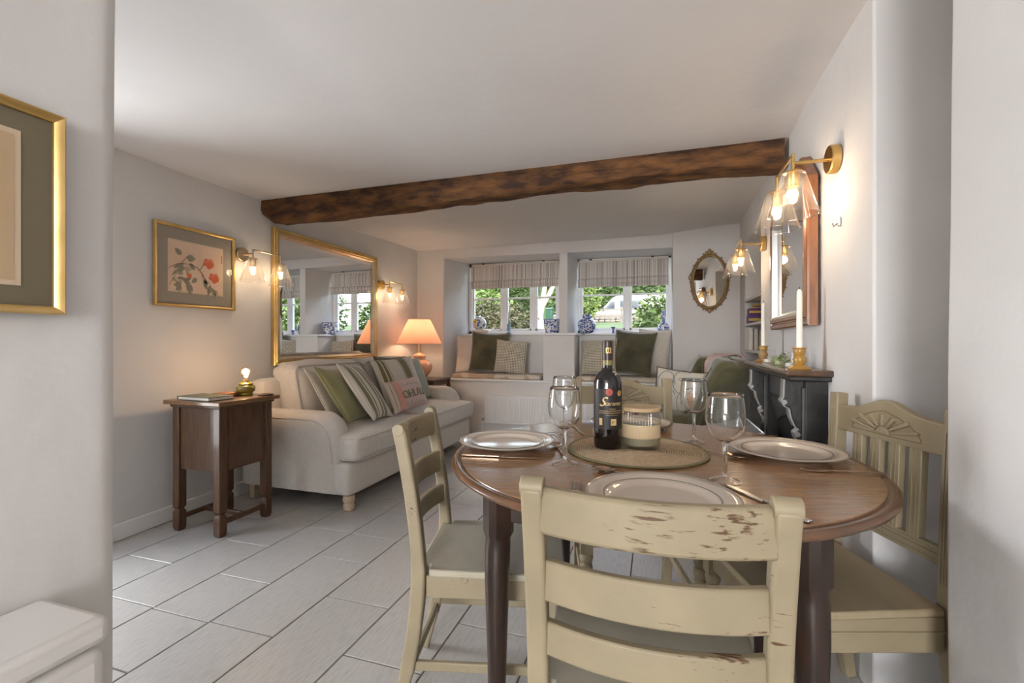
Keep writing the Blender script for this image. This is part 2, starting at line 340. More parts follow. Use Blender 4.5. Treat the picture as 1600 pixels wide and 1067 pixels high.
# left wall, with the softened step where it thickens towards the kitchen
def lw(u, v):
    y = .70 + 4.35 * u; z = 2.3 * v
    return (XL + wob(y, z) + (.02 * max(0, (1.85 - y) / .25) if 1.6 < y < 1.85 else (.02 if y <= 1.6 else 0)), y, z)
m = M(); ys = sorted({.70 + 4.35 * i / 90 for i in range(91)} | {.82, 1.58}); zs_ = sorted({2.3 * j / 24 for j in range(25)} | {.10, 1.98})
vv = [lw((y - .70) / 4.35, z / 2.3) for z in zs_ for y in ys]; q = len(ys)
m.add(vv, [(j * q + i, j * q + i + 1, (j + 1) * q + i + 1, (j + 1) * q + i) for j in range(len(zs_) - 1) for i in range(q - 1) if not (.82 <= ys[i] < 1.579 and .0999 <= zs_[j] < 1.979)])
st(m.build('wall_left', PLASTER, smooth=180, solid=.15))
dr = bpy.data.objects.new('door_added', None); col.objects.link(dr); dr.location = (XL - .04, 1.20, .10); st(dr)  # unseen glazed door, added to let fill light into the room
m = M(); m.box(-.02, .02, -.38, -.30, 0, 1.88); m.box(-.02, .02, .30, .38, 0, 1.88); m.box(-.02, .02, -.30, .30, 0, .12); m.box(-.02, .02, -.30, .30, 1.78, 1.88); m.build('added_door_frame', WHITE, dr, bevel=.003)
for k in range(3): M().box(-.012, .012, -.30, .30, .52 + k * .42, .545 + k * .42).build('glazing_bar', WHITE, dr)
for k in range(4): za = .12 if k == 0 else .545 + (k - 1) * .42; zb = .52 + k * .42 if k < 3 else 1.78; M().add([(0, -.30, za), (0, .30, za), (0, .30, zb), (0, -.30, zb)], [(0, 1, 2, 3)]).build('pane', GLASS, dr, smooth=0)
bb = M().bar([(XL + .022, 1.585, .045), (XL + .022, 1.62, .045), (XL + .010, 1.88, .045), (XL + .010, 4.98, .045)], .09, .022, side=(0, 0, 1))
st(bb.build('baseboard_left', WHITE, bevel=.004))
# wall nearest on the left (its end is the opening's rounded edge), running back past the viewer
XN, YN = -1.17, .70
def nlw(u, v):
    z = 2.3 * v; L1 = 5.4; r = .045; edge = YN + .012 + .010 * z + .004 * math.sin(z * 2.6 + .4) + .004 * noise.noise(Vector((z * 2, 5, 0)))
    s = u * (L1 + math.pi / 2 * r + 1.7)
    if s < L1: return (XN + wob(s, z, .005), edge - r - L1 + s, z)
    s -= L1
    if s < math.pi / 2 * r: a = s / r; return (XN - r + r * math.cos(a), edge - r + r * math.sin(a), z)
    return (XN - r - (s - math.pi / 2 * r), edge, z)
us = sorted([i / 40 for i in range(41)] + [(5.4 + math.pi / 2 * .045 * k / 8) / (5.4 + math.pi / 2 * .045 + 1.7) for k in range(9)])
st(M().grid(lambda u, v: nlw(us[round(u * (len(us) - 1))], v), len(us) - 1, 30).build('wall_near_left', PLASTER, smooth=180))
# right wall: solid slabs around the shelf alcove
A0, A1, AZ0, AZ1 = 3.62, 4.56, .30, 1.97
m = M()
def rslab(y0, y1, z0, z1, n=6):
    for i in range(n):
        ya, yb = y0 + (y1 - y0) * i / n, y0 + (y1 - y0) * (i + 1) / n
        m.add([(wallx(ya), ya, z0), (wallx(yb), yb, z0), (1.2, yb, z0), (1.2, ya, z0), (wallx(ya), ya, z1), (wallx(yb), yb, z1), (1.2, yb, z1), (1.2, ya, z1)],
              [(0, 4, 5, 1), (4, 7, 6, 5), (0, 1, 2, 3)] + ([(0, 3, 7, 4)] if i == 0 else []) + ([(1, 5, 6, 2)] if i == n - 1 else []))
rslab(1.63, A0, 0, 2.4); rslab(A1, 5.05, 0, 2.4, 2); rslab(A0, A1, AZ1, 2.4, 2); rslab(A0, A1, 0, AZ0, 2)
m.add([(.98, A0, AZ0), (.98, A1, AZ0), (.98, A1, AZ1), (.98, A0, AZ1)], [(0, 1, 2, 3)])
st(m.build('wall_right', PLASTER, smooth=25, bevel=.008))
# near right wall (rounded edge) and the recess behind the chair
XR, YR = .598, 1.242
def nrw(u, v):
    z = 2.3 * v; r = .03; L1 = 5.9; edge = YR + .008 * math.sin(z * 2.4) + .006 * noise.noise(Vector((z * 2.5, 9, 0))); s = us2[round(u * (len(us2) - 1))]
    if s < L1: return (XR + wob(s, z, .004), edge - r - L1 + s, z)
    s -= L1
    if s < math.pi / 2 * r: a = s / r; return (XR + r - r * math.cos(a), edge - r + r * math.sin(a), z)
    return (XR + r + (s - math.pi / 2 * r), edge, z)
us2 = [5.9 * i / 30 for i in range(31)] + [5.9 + math.pi / 2 * .03 * k / 6 for k in range(1, 7)] + [5.9 + math.pi / 2 * .03 + .1 * k for k in range(1, 7)]
st(M().grid(nrw, len(us2) - 1, 28, flip=True).build('wall_near_right', PLASTER, smooth=180))
st(M().box(1.16, 1.24, 1.2, 1.7, 0, 2.3).build('wall_recess', PLASTER))
# kitchen end behind the viewer, with an opening added for the fill light
m = M(); m.box(-3, -1.05, -4.7, -4.6, 0, 2.3); m.box(.45, 1.2, -4.7, -4.6, 0, 2.3); m.box(-1.05, .45, -4.7, -4.6, 0, .7); m.box(-1.05, .45, -4.7, -4.6, 2.0, 2.3)
st(m.build('wall_rear', PLASTER))
# back wall: piers, header, window seat base, backs under the sills, centre pedestal and pillar
m = M()
m.add([(XL - .1, YB - .03, 0), (-2.49, YB, 0), (-2.31, YW + .1, 0), (XL - .1, YW + .1, 0), (XL - .1, YB - .03, 2.4), (-2.455, YB, 2.4), (-2.31, YW + .1, 2.4), (XL - .1, YW + .1, 2.4)],
      [(0, 1, 5, 4), (1, 2, 6, 5), (2, 3, 7, 6), (4, 5, 6, 7), (3, 0, 4, 7)])
m.box(.145, .9, YB - .01, YW + .1, 0, 2.4)
m.add([(-2.48, YB, 2.085), (.15, YB, 2.05), (.15, YW + .1, 2.05), (-2.48, YW + .1, 2.085), (-2.48, YB, 2.4), (.15, YB, 2.4), (.15, YW + .1, 2.4), (-2.48, YW + .1, 2.4)],
      [(0, 1, 5, 4), (0, 3, 2, 1), (4, 5, 6, 7), (2, 3, 7, 6), (1, 2, 6, 5), (0, 4, 7, 3)])
m.box(-2.48, .145, YB - .005, YW + .1, 0, .62); m.box(-2.40, .145, YW - .09, YW + .1, .62, 1.155)
m.box(-1.24, -.88, YB + .02, YW - .05, .62, 1.15)
m.prism([(-1.05, YB + .01), (-.955, YB + .01), (-.905, YW + .1), (-1.15, YW + .1)], 'z', 1.15, 2.09)
st(m.build('wall_back', PLASTER, smooth=25, bevel=.008))
st(M().box(-2.485, .14, YB - .03, YB + .06, .617, .642).build('trim_1', WHITE, bevel=.006))       # nosing of the window seat
st(M().box(-2.36, -1.24, YW - .12, YW + .03, 1.155, 1.177).build('trim_2', WHITE, bevel=.005))      # left sill
st(M().box(-.88, .14, YW - .12, YW + .03, 1.155, 1.177).build('trim_3', WHITE, bevel=.005))        # right sill
st(M().prism([(-1.265, YB), (-.86, YB), (-.80, YW + .02), (-1.265, YW + .02)], 'z', 1.15, 1.176).build('trim_4', WHITE, bevel=.005))  # pedestal shelf
# windows
def window(name, x0, x1, z0, z1, mull, trans, casement):
    root = bpy.data.objects.new(name, None); col.objects.link(root); root.location = ((x0 + x1) / 2, YW + .04, z0); st(root); cx = (x0 + x1) / 2
    f = .04; m = M(); h = z1 - z0
    m.box(x0 - cx, x0 - cx + f, -.04, .04, 0, h); m.box(x1 - cx - f, x1 - cx, -.04, .04, 0, h); m.box(x0 - cx, x1 - cx, -.04, .04, 0, f); m.box(x0 - cx, x1 - cx, -.04, .04, h - f, h)
    m.build('window_frame', WHITE, root, bevel=.004)
    for mx in mull: M().box(mx - cx - .026, mx - cx + .026, -.035, .035, f, h - f).build('mullion', WHITE, root, bevel=.004)
    xs = [x0 + f] + sum([[a - .026, a + .026] for a in mull], []) + [x1 - f]
    for i in range(0, len(xs), 2):
        a, b = xs[i] - cx, xs[i + 1] - cx; s = .024; y = 0 if i not in casement else .01
        sm = M(); sm.box(a, a + s, -.02, .02, f, h - f); sm.box(b - s, b, -.02, .02, f, h - f); sm.box(a, b, -.02, .02, f, f + s); sm.box(a, b, -.02, .02, h - f - s, h - f)
        sm.build('sash', WHITE, root, bevel=.003)
        M().box(a + s, b - s, -.014, .014, trans - z0 - .011, trans - z0 + .011).build('glazing_bar', WHITE, root, bevel=.003)
        for (za, zb) in ((f + s, trans - z0 - .011), (trans - z0 + .011, h - f - s)):
            M().add([(a + s, 0, za), (b - s, 0, za), (b - s, 0, zb), (a + s, 0, zb)], [(0, 1, 2, 3)]).build('pane', GLASS, root, smooth=0)
    return root
tz = atY(760, 467, YW).z
window('window_1', -2.33, -1.13, 1.176, 2.075, [atY(787, 480, YW).x, atY(833, 480, YW).x], tz, [])
window('window_2', -.925, .15, 1.176, 2.065, [atY(980, 480, YW).x], tz + .005, [])

# ================================================================== OUTDOORS (garden rising from the house)
GRASS = pm('grass', (.032, .065, .012), .9, c2=(.06, .092, .022), nscale=3, bump=.4, bscale=20)
TARMAC = pm('road', (.32, .31, .31), .9); STONE = pm('stone', (.19, .17, .145), .9, c2=(.12, .11, .095), nscale=9, bump=.4, bscale=20)
def gz(x, y): return .95 + max(0, y - 5.6) * .056 + .03 * noise.noise(Vector((x * .5, y * .5, 0)))
g = M().grid(lambda u, v: (-30 + 50 * u, 5.56 + 46 * v * v, gz(-30 + 50 * u, 5.56 + 46 * v * v)), 40, 40).build('ground', GRASS, smooth=180)
st(g)
def LEAFM(n, a, b): return pm(n, a, .6, c2=b, nscale=1.2, lo=.3, hi=.7)
L1 = LEAFM('leaf_dark', (.022, .050, .009), (.065, .105, .025)); L2 = LEAFM('leaf_light', (.075, .125, .024), (.14, .185, .047)); L3 = LEAFM('leaf_brown', (.032, .034, .010), (.075, .066, .028)); L4 = LEAFM('leaf_fresh', (.035, .075, .008), (.09, .13, .022))
BARK = pm('pale_bark', (.34, .29, .235), .9, c2=(.24, .20, .155), nscale=8); TWIG = pm('twig', (.13, .09, .06), .9)
def leaves(n, shape, size, seed):
    r = random.Random(seed); m = M()
    for i in range(n):
        p = Vector(shape(r)); s = size * r.uniform(.6, 1.35); q = Euler((r.uniform(-1.2, 1.2), r.uniform(-1.2, 1.2), r.uniform(0, 6.28))).to_matrix()
        vs = [p + q @ Vector(v) * s for v in ((0, -1, 0), (.42, -.1, .12), (0, 1, 0), (-.42, -.1, .12))]
        m.add(vs, [(0, 1, 2), (0, 2, 3)])
    return m
def blob(cx, cy, cz, rx, ry, rz):
    def f(r):
        while True:
            a = Vector((r.uniform(-1, 1), r.uniform(-1, 1), r.uniform(-1, 1)))
            if .35 < a.length < 1: break
        k = 1 + .25 * noise.noise(a * 2.5 + Vector((cx, cy, 0))); return (cx + a.x * rx * k, cy + a.y * ry * k, cz + a.z * rz * k)
    return f
def bush(name, label, loc, size, mat, n, ls, seed, stems=7, cat='shrub'):
    t = thing(name, label, cat, loc); m = M()
    for k in range(stems):
        a = rnd.uniform(0, 6.28); m.tube([(0, 0, 0), (math.cos(a) * size[0] * .3, math.sin(a) * size[1] * .3, size[2] * .8), (math.cos(a) * size[0] * .62, math.sin(a) * size[1] * .62, size[2] * 1.6)], [.02 * size[2] + .006, .012 * size[2] + .004, .004], 6)
    m.build('stems', TWIG, t)
    leaves(n, blob(0, 0, size[2], *size), ls, seed).build('foliage', mat, t, smooth=0)
    return t
p = atY(782, 505, 9.0); bush('twiggy_shrub', 'twiggy brown-green garden shrub low outside the left window', (p.x - .25, 9.0, gz(p.x, 9) - .05), (1.0, .7, .42), L3, 3000, .045, 1, 16)
p = atY(752, 470, 13.0); bush('garden_shrub', 'light green bush behind the twiggy shrub outside left window', (p.x, 13.0, gz(p.x, 13) - .1), (1.1, .8, .75), L2, 2200, .07, 2)
p = atY(1022, 485, 8.2); bush('leafy_shrub', 'large-leaved bright green shrub close outside the right window pane', (p.x + .1, 8.2, gz(p.x, 8) - .2), (.47, .45, .52), L4, 1300, .06, 3)
p = atY(938, 478, 24.0); bush('round_shrub', 'small round green bush at the nose of the white van', (p.x - .9, 25.0, gz(p.x, 24) + .3), (.8, .8, 1.0), L2, 900, .13, 4)
bush('garden_shrub', 'tall green garden shrub seen reflected in the gilt mirror', (4.1, 10.2, gz(4, 10) - .2), (1.5, 1.1, 1.25), L2, 2600, .09, 41)
bush('garden_shrub', 'broad dark shrub beyond the one reflected in gilt mirror', (6.6, 12.0, gz(6, 12) - .2), (2.0, 1.3, 1.6), L1, 2600, .12, 42)
bush('garden_shrub', 'low fresh green bush outside to the right of windows', (2.35, 9.0, gz(2, 9) - .2), (.8, .7, .75), L4, 1500, .07, 43)
def hedge(label, x0, x1, y, h, mat, n, ls, seed):
    t = thing('hedge', label, 'hedge', ((x0 + x1) / 2, y, gz(0, y) - .1)); wd = (x1 - x0) / 2
    m = M().box(-wd, wd, -.4, .6, 0, h * .9); m.build('branch_core', TWIG if False else L1, t)
    leaves(n, lambda r: (r.uniform(-wd, wd), r.uniform(-.75, -.3), r.uniform(0, h) * (1 + .06 * noise.noise(Vector((r.random(), 0, 0))))), ls, seed).build('foliage', mat, t, smooth=0)
hedge('clipped green garden hedge behind the forked tree', -13, -4.6, 18.5, 2.6, L1, 5200, .11, 5)
hedge('tall dark hedge running behind the white van', -13, 9, 41, 6.5, L1, 6500, .28, 6)
# forked tree
p = atY(843, 500, 14.0); t = thing('forked_tree', 'pale forked garden tree trunk seen through the left window', 'tree', (p.x, 14.0, gz(p.x, 14) - .1))
M().tube([(0, 0, 0), (.0, 0, .6), (.05, 0, .95)], [.15, .12, .13], 10).build('trunk', BARK, t)
for q in ([(.05, 0, .85), (-.18, 0, 1.3), (-.42, .1, 1.9), (-.55, .2, 2.8)], [(.05, 0, .85), (.16, 0, 1.4), (.28, -.1, 2.0), (.4, 0, 3.0)], [(.10, 0, .9), (.34, .1, 1.35), (.60, .2, 2.0), (.8, .2, 2.9)]):
    M().tube(q, [.085, .075, .06, .03], 8).build('branch', BARK, t)
leaves(1800, blob(.1, 0, 3.4, 1.7, 1.4, .9), .09, 8).build('foliage', L2, t, smooth=0)
# wheelie bin
p = atY(852, 505, 24); t = thing('wheelie_bin', 'dark green wheelie bin beside the forked tree', 'bin', (p.x + .15, 24, gz(p.x, 24) - .05))
GB = pm('bin_green', (.02, .065, .04), .5)
m = M(); m.add([(-.2, -.2, .1), (.2, -.2, .1), (.2, .2, .1), (-.2, .2, .1), (-.27, -.27, .85), (.27, -.27, .85), (.27, .3, .85), (-.27, .3, .85)], [(0, 3, 2, 1), (4, 5, 6, 7), (0, 1, 5, 4), (1, 2, 6, 5), (2, 3, 7, 6), (3, 0, 4, 7)]); m.build('body', GB, t, bevel=.02)
M().prism([(-.3, .86), (.32, .86), (.32, .93), (.1, .97), (-.25, .93)], 'x', -.29, .29).build('lid', GB, t, bevel=.01)
for s in (-1, 1): M().lathe([(.0, -.03), (.1, -.03), (.1, .03), (0, .03)], 14).build('wheel', BLK, t, loc=(s * .22, .22, .1), rot=(0, R(90), 0))
# white van on the lane
VANW = pm('van_white', (.52, .51, .51), .35, coat=.4); VGL = pm('van_glass', (.03, .04, .055), .08, coat=.5)
vz = atY(960, 462, 34).z - 2.38; vx = atY(920, 490, 34).x
t = thing('van', 'white high-roof panel van parked on the lane', 'van', (vx, 34, vz))
m = M(); m.prism([(0, .35), (0, .85), (.25, 1.05), (.95, 1.22), (1.75, 2.05), (2.15, 2.32), (6.2, 2.38), (6.3, 2.2), (6.3, .35)], 'y', -1.0, 1.0); m.build('body', VANW, t, bevel=.08, segs=3)
M().prism([(1.18, 1.30), (1.72, 1.88), (1.98, 1.88), (1.98, 1.27)], 'y', -1.02, -.99).build('cab_window', VGL, t)
M().prism([(2.35, 1.25), (2.35, 1.92), (3.75, 1.92), (3.75, 1.25)], 'y', -1.02, -.99).build('side_window', VGL, t)
M().box(-.03, .3, -.9, .9, .35, .6).build('bumper', pm('bumper', (.1, .1, .1), .6), t, bevel=.03)
M().prism([(.15, .85), (.5, 1.05), (.6, .98), (.25, .8)], 'y', -1.02, -.98).build('headlamp', pm('lamp_lens', (.6, .6, .6), .1), t)
M().box(1.12, 1.25, -1.2, -1.03, 1.2, 1.5).build('wing_mirror', BLK, t, bevel=.03)
for x in (1.1, 5.0): M().lathe([(0, -.12), (.25, -.12), (.34, -.09), (.34, .09), (.25, .12), (0, .12)], 20).build('wheel', BLK, t, loc=(x, -.9, .34), rot=(R(90), 0, 0))
# stone wall in front of the lane and post-and-rail fence
sw = thing('garden_wall', 'low dry stone wall below the white van', 'wall', (-3, 31, gz(-3, 31) - .5)); zt = atY(960, 490, 31).z - (gz(-3, 31) - .5)
M().box(-6, 9, 0, .35, 0, zt - .12).build('core', STONE, sw)
sd = []
for k in range(6):
    s_ = M().soft((0, 0, 0), (rnd.uniform(.25, .42), .3, rnd.uniform(.15, .22)), .06, n=3, nz=.03, seed=k); o = s_.build('stone', STONE, sw); sd.append(o.data); bpy.data.objects.remove(o)
for row in range(4):
    x = -6
    while x < 6:
        o = bpy.data.objects.new('stone', sd[rnd.randrange(6)]); col.objects.link(o); o.parent = sw; o.location = (x, -.02, zt - .1 - row * .19); x += rnd.uniform(.32, .42)
t = thing('paddock_fence', 'weathered wooden post and rail fence in front of stone wall', 'fence', (-3.2, 27, gz(-3, 27) - .1)); FW = pm('fence_wood', (.15, .13, .11), .9)
for x in (-2.4, -.6, 1.2, 3.0): M().box(x - .06, x + .06, -.06, .06, 0, 1.05).build('post', FW, t)
for z in (.45, .85): M().box(-2.5, 3.1, -.09, -.06, z, z + .1).build('rail', FW, t)
# ================================================================== BEAM
m = M(); NB = 60
def beam(u, v):
    x = XL - .03 + (3.46) * u; a = 2 * math.pi * v; zc = 2.062; hz, hy = .082, .085
    cx, cz = math.cos(a), math.sin(a); k = 1 / max(abs(cx), abs(cz)) ; k = min(k, 1.22)
    y = 2.735 + cx * k * hy; z = zc + cz * k * hz
    n1 = noise.noise(Vector((x * 2.2, cx * 1.5, cz * 1.5))) * .014 + noise.noise(Vector((x * 9, cx * 5, cz * 5))) * .006
    if cz < 0: z += .018 * math.sin(x * 1.3 + 2) + n1 * 1.2
    if u < .035 and cz < 0: z += (.035 - u) / .035 * .09
    return (x, y + n1 * .8, min(z + n1 * .3, 2.139))
m.grid(lambda u, v: beam(v, u), 28, 90, cu=True)
tag(m.build('ceiling_beam', BEAM, smooth=50), 'rough dark-stained oak beam spanning the white ceiling', 'beam')

# ================================================================== DINING TABLE
TC = (.4026, 1.351); TZ = .75; TR = .577
tb = thing('dining_table', 'round dark oak dining table laid for four', 'table', W(*TC), TH)
prof = [(0, .724), (TR - .035, .724), (TR - .012, .727), (TR - .002, .734), (TR, .740), (TR - .004, .746), (TR - .012, .7485), (TR - .020, .7475), (TR - .022, .7462), (TR - .026, .7462), (TR - .028, .75)]
# three boards: centre leaf and two flaps, seams between
RI = TR - .027
def board(d0, d1):
    poly = []
    N = 60
    for k in range(N + 1):
        d = d0 + (d1 - d0) * k / N; poly.append((math.sqrt(max(0, RI * RI - d * d)), d))
    poly += [(-x, d) for x, d in reversed(poly)]
    q = []
    for pt in poly:
        if not q or (Vector(pt) - Vector(q[-1])).length > 1e-4: q.append(pt)
    return M().prism(q, 'z', .735, TZ)
DS = -.135
for a, b in ((-RI, DS - .0008), (DS + .0008, .2492), (.2508, RI)): board(a, b).build('board', TABLEW, tb, smooth=0)
M().lathe(prof + [(RI, .745), (RI, .735), (0, .735)], 96).build('rim', TABLER, tb, smooth=50)
cx_, sx_ = .2022, -.4507
LG = [(cx_, sx_), (sx_, -cx_), (-cx_, -sx_), (-sx_, cx_)]
def tleg(ang):
    # tapering leg with a knee, slight outward foot
    m = M(); vs = []; sec = [(.722, .034, 0), (.60, .034, 0), (.585, .030, .001), (.56, .031, .002), (.48, .030, .004), (.30, .024, .004), (.12, .020, .004), (.03, .022, .012), (0, .026, .016)]
    n = 12
    for z, r, o in sec:
        for k in range(n):
            a = 2 * math.pi * k / n; c_, s_ = math.cos(a), math.sin(a); sq = 1 / max(abs(c_), abs(s_)) if z > .59 else 1.05
            vs.append((r * sq * c_ + o, r * sq * s_, z))
    fs = [(i * n + k, i * n + (k + 1) % n, (i + 1) * n + (k + 1) % n, (i + 1) * n + k) for i in range(len(sec) - 1) for k in range(n)] + [tuple(range((len(sec) - 1) * n, len(sec) * n)), tuple(range(n))[::-1]]
    return m.add(vs, fs)
for x, y in LG: tleg(0).build('leg', TABLED, tb, loc=(x * .97, y * .97, 0), rot=(0, 0, math.atan2(y, x)))
for i in range(4):
    a, b = Vector((*LG[i], 0)) * .97, Vector((*LG[(i + 1) % 4], 0)) * .97; dv = (b - a).normalized()
    M().bar([a + dv * .03 + Vector((0, 0, .675)), b - dv * .03 + Vector((0, 0, .675))], .092, .02, side=(0, 0, 1)).build('apron', TABLED, tb, bevel=.003)

# ================================================================== CHAIRS
def ladder_chair(label, loc, rz, wb, wf=.43, dp=.40, top=.835):
    t = thing('ladder_back_chair', label, 'chair', loc, rz, 'cream painted dining chairs'); sz = .44
    yb = -dp / 2
    def py(z):  # post line: sabre leg below, raked back above
        if z < sz: k = (sz - z) / sz; return yb - .075 * k ** 1.8
        k = (z - sz) / (top - sz); return yb - .055 * k ** 1.5
    zs = [0, .08, .16, .25, .34, .40, .44, .50, .58, .66, .74, .79, top]
    for s in (-1, 1):
        pw = [.030 if z < .3 else .038 for z in zs]; pt = [.028 if z < .1 else .040 if z < .5 else .036 for z in zs]
        pts = [(s * (wb / 2), py(z), z) for z in zs]
        M().bar(pts, pw, pt, side=(1, 0, 0)).build('back_post', CREAMW, t, bevel=.007, segs=3)
        pcap = M().tube([(s * wb / 2 - .020, py(top), top - .002), (s * wb / 2 + .020, py(top), top - .002)], .0168, 14); pcap.build('post_cap', CREAMW, t, bevel=.002)
        fx = s * (wf / 2 - .022)
        M().bar([(fx, dp / 2 - .025, sz - .02), (fx, dp / 2 - .022, .25), (fx, dp / 2 - .02, 0)], [.036, .033, .026], [.036, .033, .026]).build('front_leg', CREAMW, t, bevel=.004)
        M().bar([(s * (wb / 2 - .004), yb + .02, sz - .045), (fx, dp / 2 - .04, sz - .045)], .062, .018, side=(0, 0, 1)).build('side_apron', CREAMW, t, bevel=.003)
        M().bar([(s * (wb / 2 - .004), yb - .02, .17), (fx, dp / 2 - .04, .17)], .026, .014, side=(0, 0, 1)).build('stretcher', CREAMW, t, bevel=.003)
    M().bar([(-wf / 2 + .04, dp / 2 - .025, sz - .045), (wf / 2 - .04, dp / 2 - .025, sz - .045)], .062, .018, side=(0, 0, 1)).build('front_apron', CREAMW, t, bevel=.003)
    M().bar([(-wb / 2 + .01, yb + .005, sz - .045), (wb / 2 - .01, yb + .005, sz - .045)], .06, .018, side=(0, 0, 1)).build('back_apron', CREAMW, t, bevel=.003)
    M().bar([(-wb / 2 + .01, yb - .03, .15), (wb / 2 - .01, yb - .03, .15)], .026, .014, side=(0, 0, 1)).build('stretcher', CREAMW, t, bevel=.003)
    M().prism([(-wb / 2 + .022, yb - .008), (wb / 2 - .022, yb - .008), (wb / 2 - .022, yb + .025), (wb / 2 + .012, yb + .03), (wf / 2 + .008, dp / 2 + .008), (-wf / 2 - .008, dp / 2 + .008), (-wb / 2 - .012, yb + .03), (-wb / 2 + .022, yb + .025)], 'z', sz - .014, sz + .006).build('seat', SEATM, t, bevel=.005)
    for zc, h, th, nm in ((.793, .080, .026, 'top_rail'), (.662, .072, .018, 'slat'), (.552, .060, .018, 'slat')):
        pts = []
        for k in range(13):
            u = k / 6 - 1; x = u * (wb / 2 - .012); pts.append((x, py(zc) - .034 * (1 - u * u), zc))
        M().bar(pts, h, th, side=(0, 0, 1)).build(nm, CREAMS if nm == 'top_rail' else CREAMW, t, bevel=.007 if nm == 'top_rail' else .004)
    return t
SEATM = worn('cream_seat', (.43, .39, .30), .42, (.26, .21, .13))
def turned_leg(m, x, y, h=.40):
    p = [(.012, 0), (.017, .015), (.020, .04), (.013, .075), (.0145, .09), (.020, .20), (.0215, .245), (.0150, .252), (.0215, .258), (.0235, .272), (.0215, .288), (.014, .294), (.0215, .300), (.0245, .314), (.0215, .328), (.018, .333)]
    m.lathe(p, 18, (x, y, 0)); m.box(x - .022, x + .022, y - .022, y + .022, .33, h + .02)
def carved_chair(label, loc, rz, wb=.40, wf=.44, dp=.42, top=.915, topback=.02):
    t = thing('carved_chair', label, 'chair', loc, rz, 'cream painted dining chairs'); sz = .44; yb = -dp / 2
    def py(z):
        if z < sz: return yb - .05 * ((sz - z) / sz) ** 1.6
        return yb - topback * ((z - sz) / (top - sz)) ** 1.2
    zs = [0, .12, .25, .36, .44, .52, .62, .74, .84, top]
    for s in (-1, 1):
        M().bar([(s * wb / 2, py(z), z) for z in zs], .036, [.030] + [.036] * 9, side=(1, 0, 0)).build('back_post', CREAM, t, bevel=.003)
        for dx in (-.008, .0, .008):
            M().bar([(s * wb / 2 + dx, py(z) + .0185, z) for z in (.50, .62, .74, .86)], .003, .003).build('reed', CREAM, t)
        m = M(); turned_leg(m, s * (wf / 2 - .022), dp / 2 - .028); m.build('front_leg', CREAM, t, smooth=40)
        M().bar([(s * (wb / 2), yb + .02, sz - .055), (s * (wf / 2 - .022), dp / 2 - .045, sz - .055)], .085, .02, side=(0, 0, 1)).build('side_apron', CREAM, t, bevel=.003)
        M().bar([(s * (wb / 2 + .011), yb + .02, sz - .048), (s * (wf / 2 - .011), dp / 2 - .045, sz - .048)], .006, .006, side=(0, 0, 1)).build('moulding', CREAM, t, bevel=.002)
        M().bar([(s * (wb / 2), yb - .015, .16), (s * (wf / 2 - .022), dp / 2 - .03, .16)], .024, .02, side=(0, 0, 1)).build('stretcher', CREAM, t, bevel=.004)
    M().bar([(-wf / 2 + .04, dp / 2 - .028, sz - .055), (wf / 2 - .04, dp / 2 - .028, sz - .055)], .07, .02, side=(0, 0, 1)).build('front_apron', CREAM, t, bevel=.003)
    M().prism([(-wb / 2 - .012, yb + .022), (wb / 2 + .012, yb + .022), (wf / 2 + .01, dp / 2 + .01), (-wf / 2 - .01, dp / 2 + .01)], 'z', sz - .012, sz + .008).build('seat', CREAMSEAT, t, bevel=.005)
    # carved crest rail with an arched top and fan
    def topz(u): return .880 + .034 * math.exp(-(u / .42) ** 2) - .002 * abs(u)
    poly = [(u * (wb / 2 - .014), topz(u)) for u in [k / 12 - 1 for k in range(25)]][::-1] + [(-wb / 2 + .014, .800), (wb / 2 - .014, .800)]
    yr = py(.86); M().prism(poly, 'y', yr - .012, yr + .014).build('crest_rail', CREAM, t, bevel=.003)
    zf = .822; yf = yr + .0145
    M().prism([(.022 * math.cos(math.pi * k / 10), zf + .018 * math.sin(math.pi * k / 10)) for k in range(11)], 'y', yr + .01, yf + .007).build('fan_boss', CREAM, t, bevel=.002)
    for a in (14, 34, 58, 90, 122, 146, 166):
        r0, r1 = .03, .072 if 50 < a < 130 else (.10 if 20 < a < 160 else .115); ca, sa = math.cos(R(a)), math.sin(R(a)) * .72; nx, nz_ = -sa, ca; wd = .0065 if 20 < a < 160 else .0045
        M().prism([(ca * r0 - nx * .003, zf + sa * r0 - nz_ * .003), (ca * r1 - nx * wd, zf + sa * r1 - nz_ * wd), (ca * (r1 + .005), zf + sa * (r1 + .005)), (ca * r1 + nx * wd, zf + sa * r1 + nz_ * wd), (ca * r0 + nx * .003, zf + sa * r0 + nz_ * .003)], 'y', yr + .012, yf + .008).build('fan_petal', CREAM, t, bevel=.0015)
    q = [(.118 * math.cos(math.pi * k / 20), zf - .004 + .066 * math.sin(math.pi * k / 20) * (1 - .25 * abs(math.cos(math.pi * k / 20)))) for k in range(21)]
    M().tube([(x, yf, z) for x, z in q + [(0, zf - .006)]], .0013, 6, close=True).build('fan_outline', INKL, t)
    # low back rail and four slats
    zl = .555; M().bar([(-wb / 2 + .01, py(zl), zl), (wb / 2 - .01, py(zl), zl)], .045, .02, side=(0, 0, 1)).build('lower_rail', CREAM, t, bevel=.003)
    for dz in (-.012, .004, .014): M().bar([(-wb / 2 + .018, py(zl) + .0105, zl + dz), (wb / 2 - .018, py(zl) + .0105, zl + dz)], .004, .004, side=(0, 0, 1)).build('moulding', CREAM, t)
    for k in range(4):
        x = (k - 1.5) * .066
        M().bar([(x, py(zl), zl + .02), (x, py(.70), .70), (x, py(.815), .818)], .037, .020).build('slat', CREAM, t, bevel=.002)
        for dx in (-.007, .007): M().bar([(x + dx, py(zl) + .0105, zl + .02), (x + dx, py(.70) + .0105, .70), (x + dx, py(.815) + .0105, .805)], .003, .003).build('reed', CREAM, t)
    return t
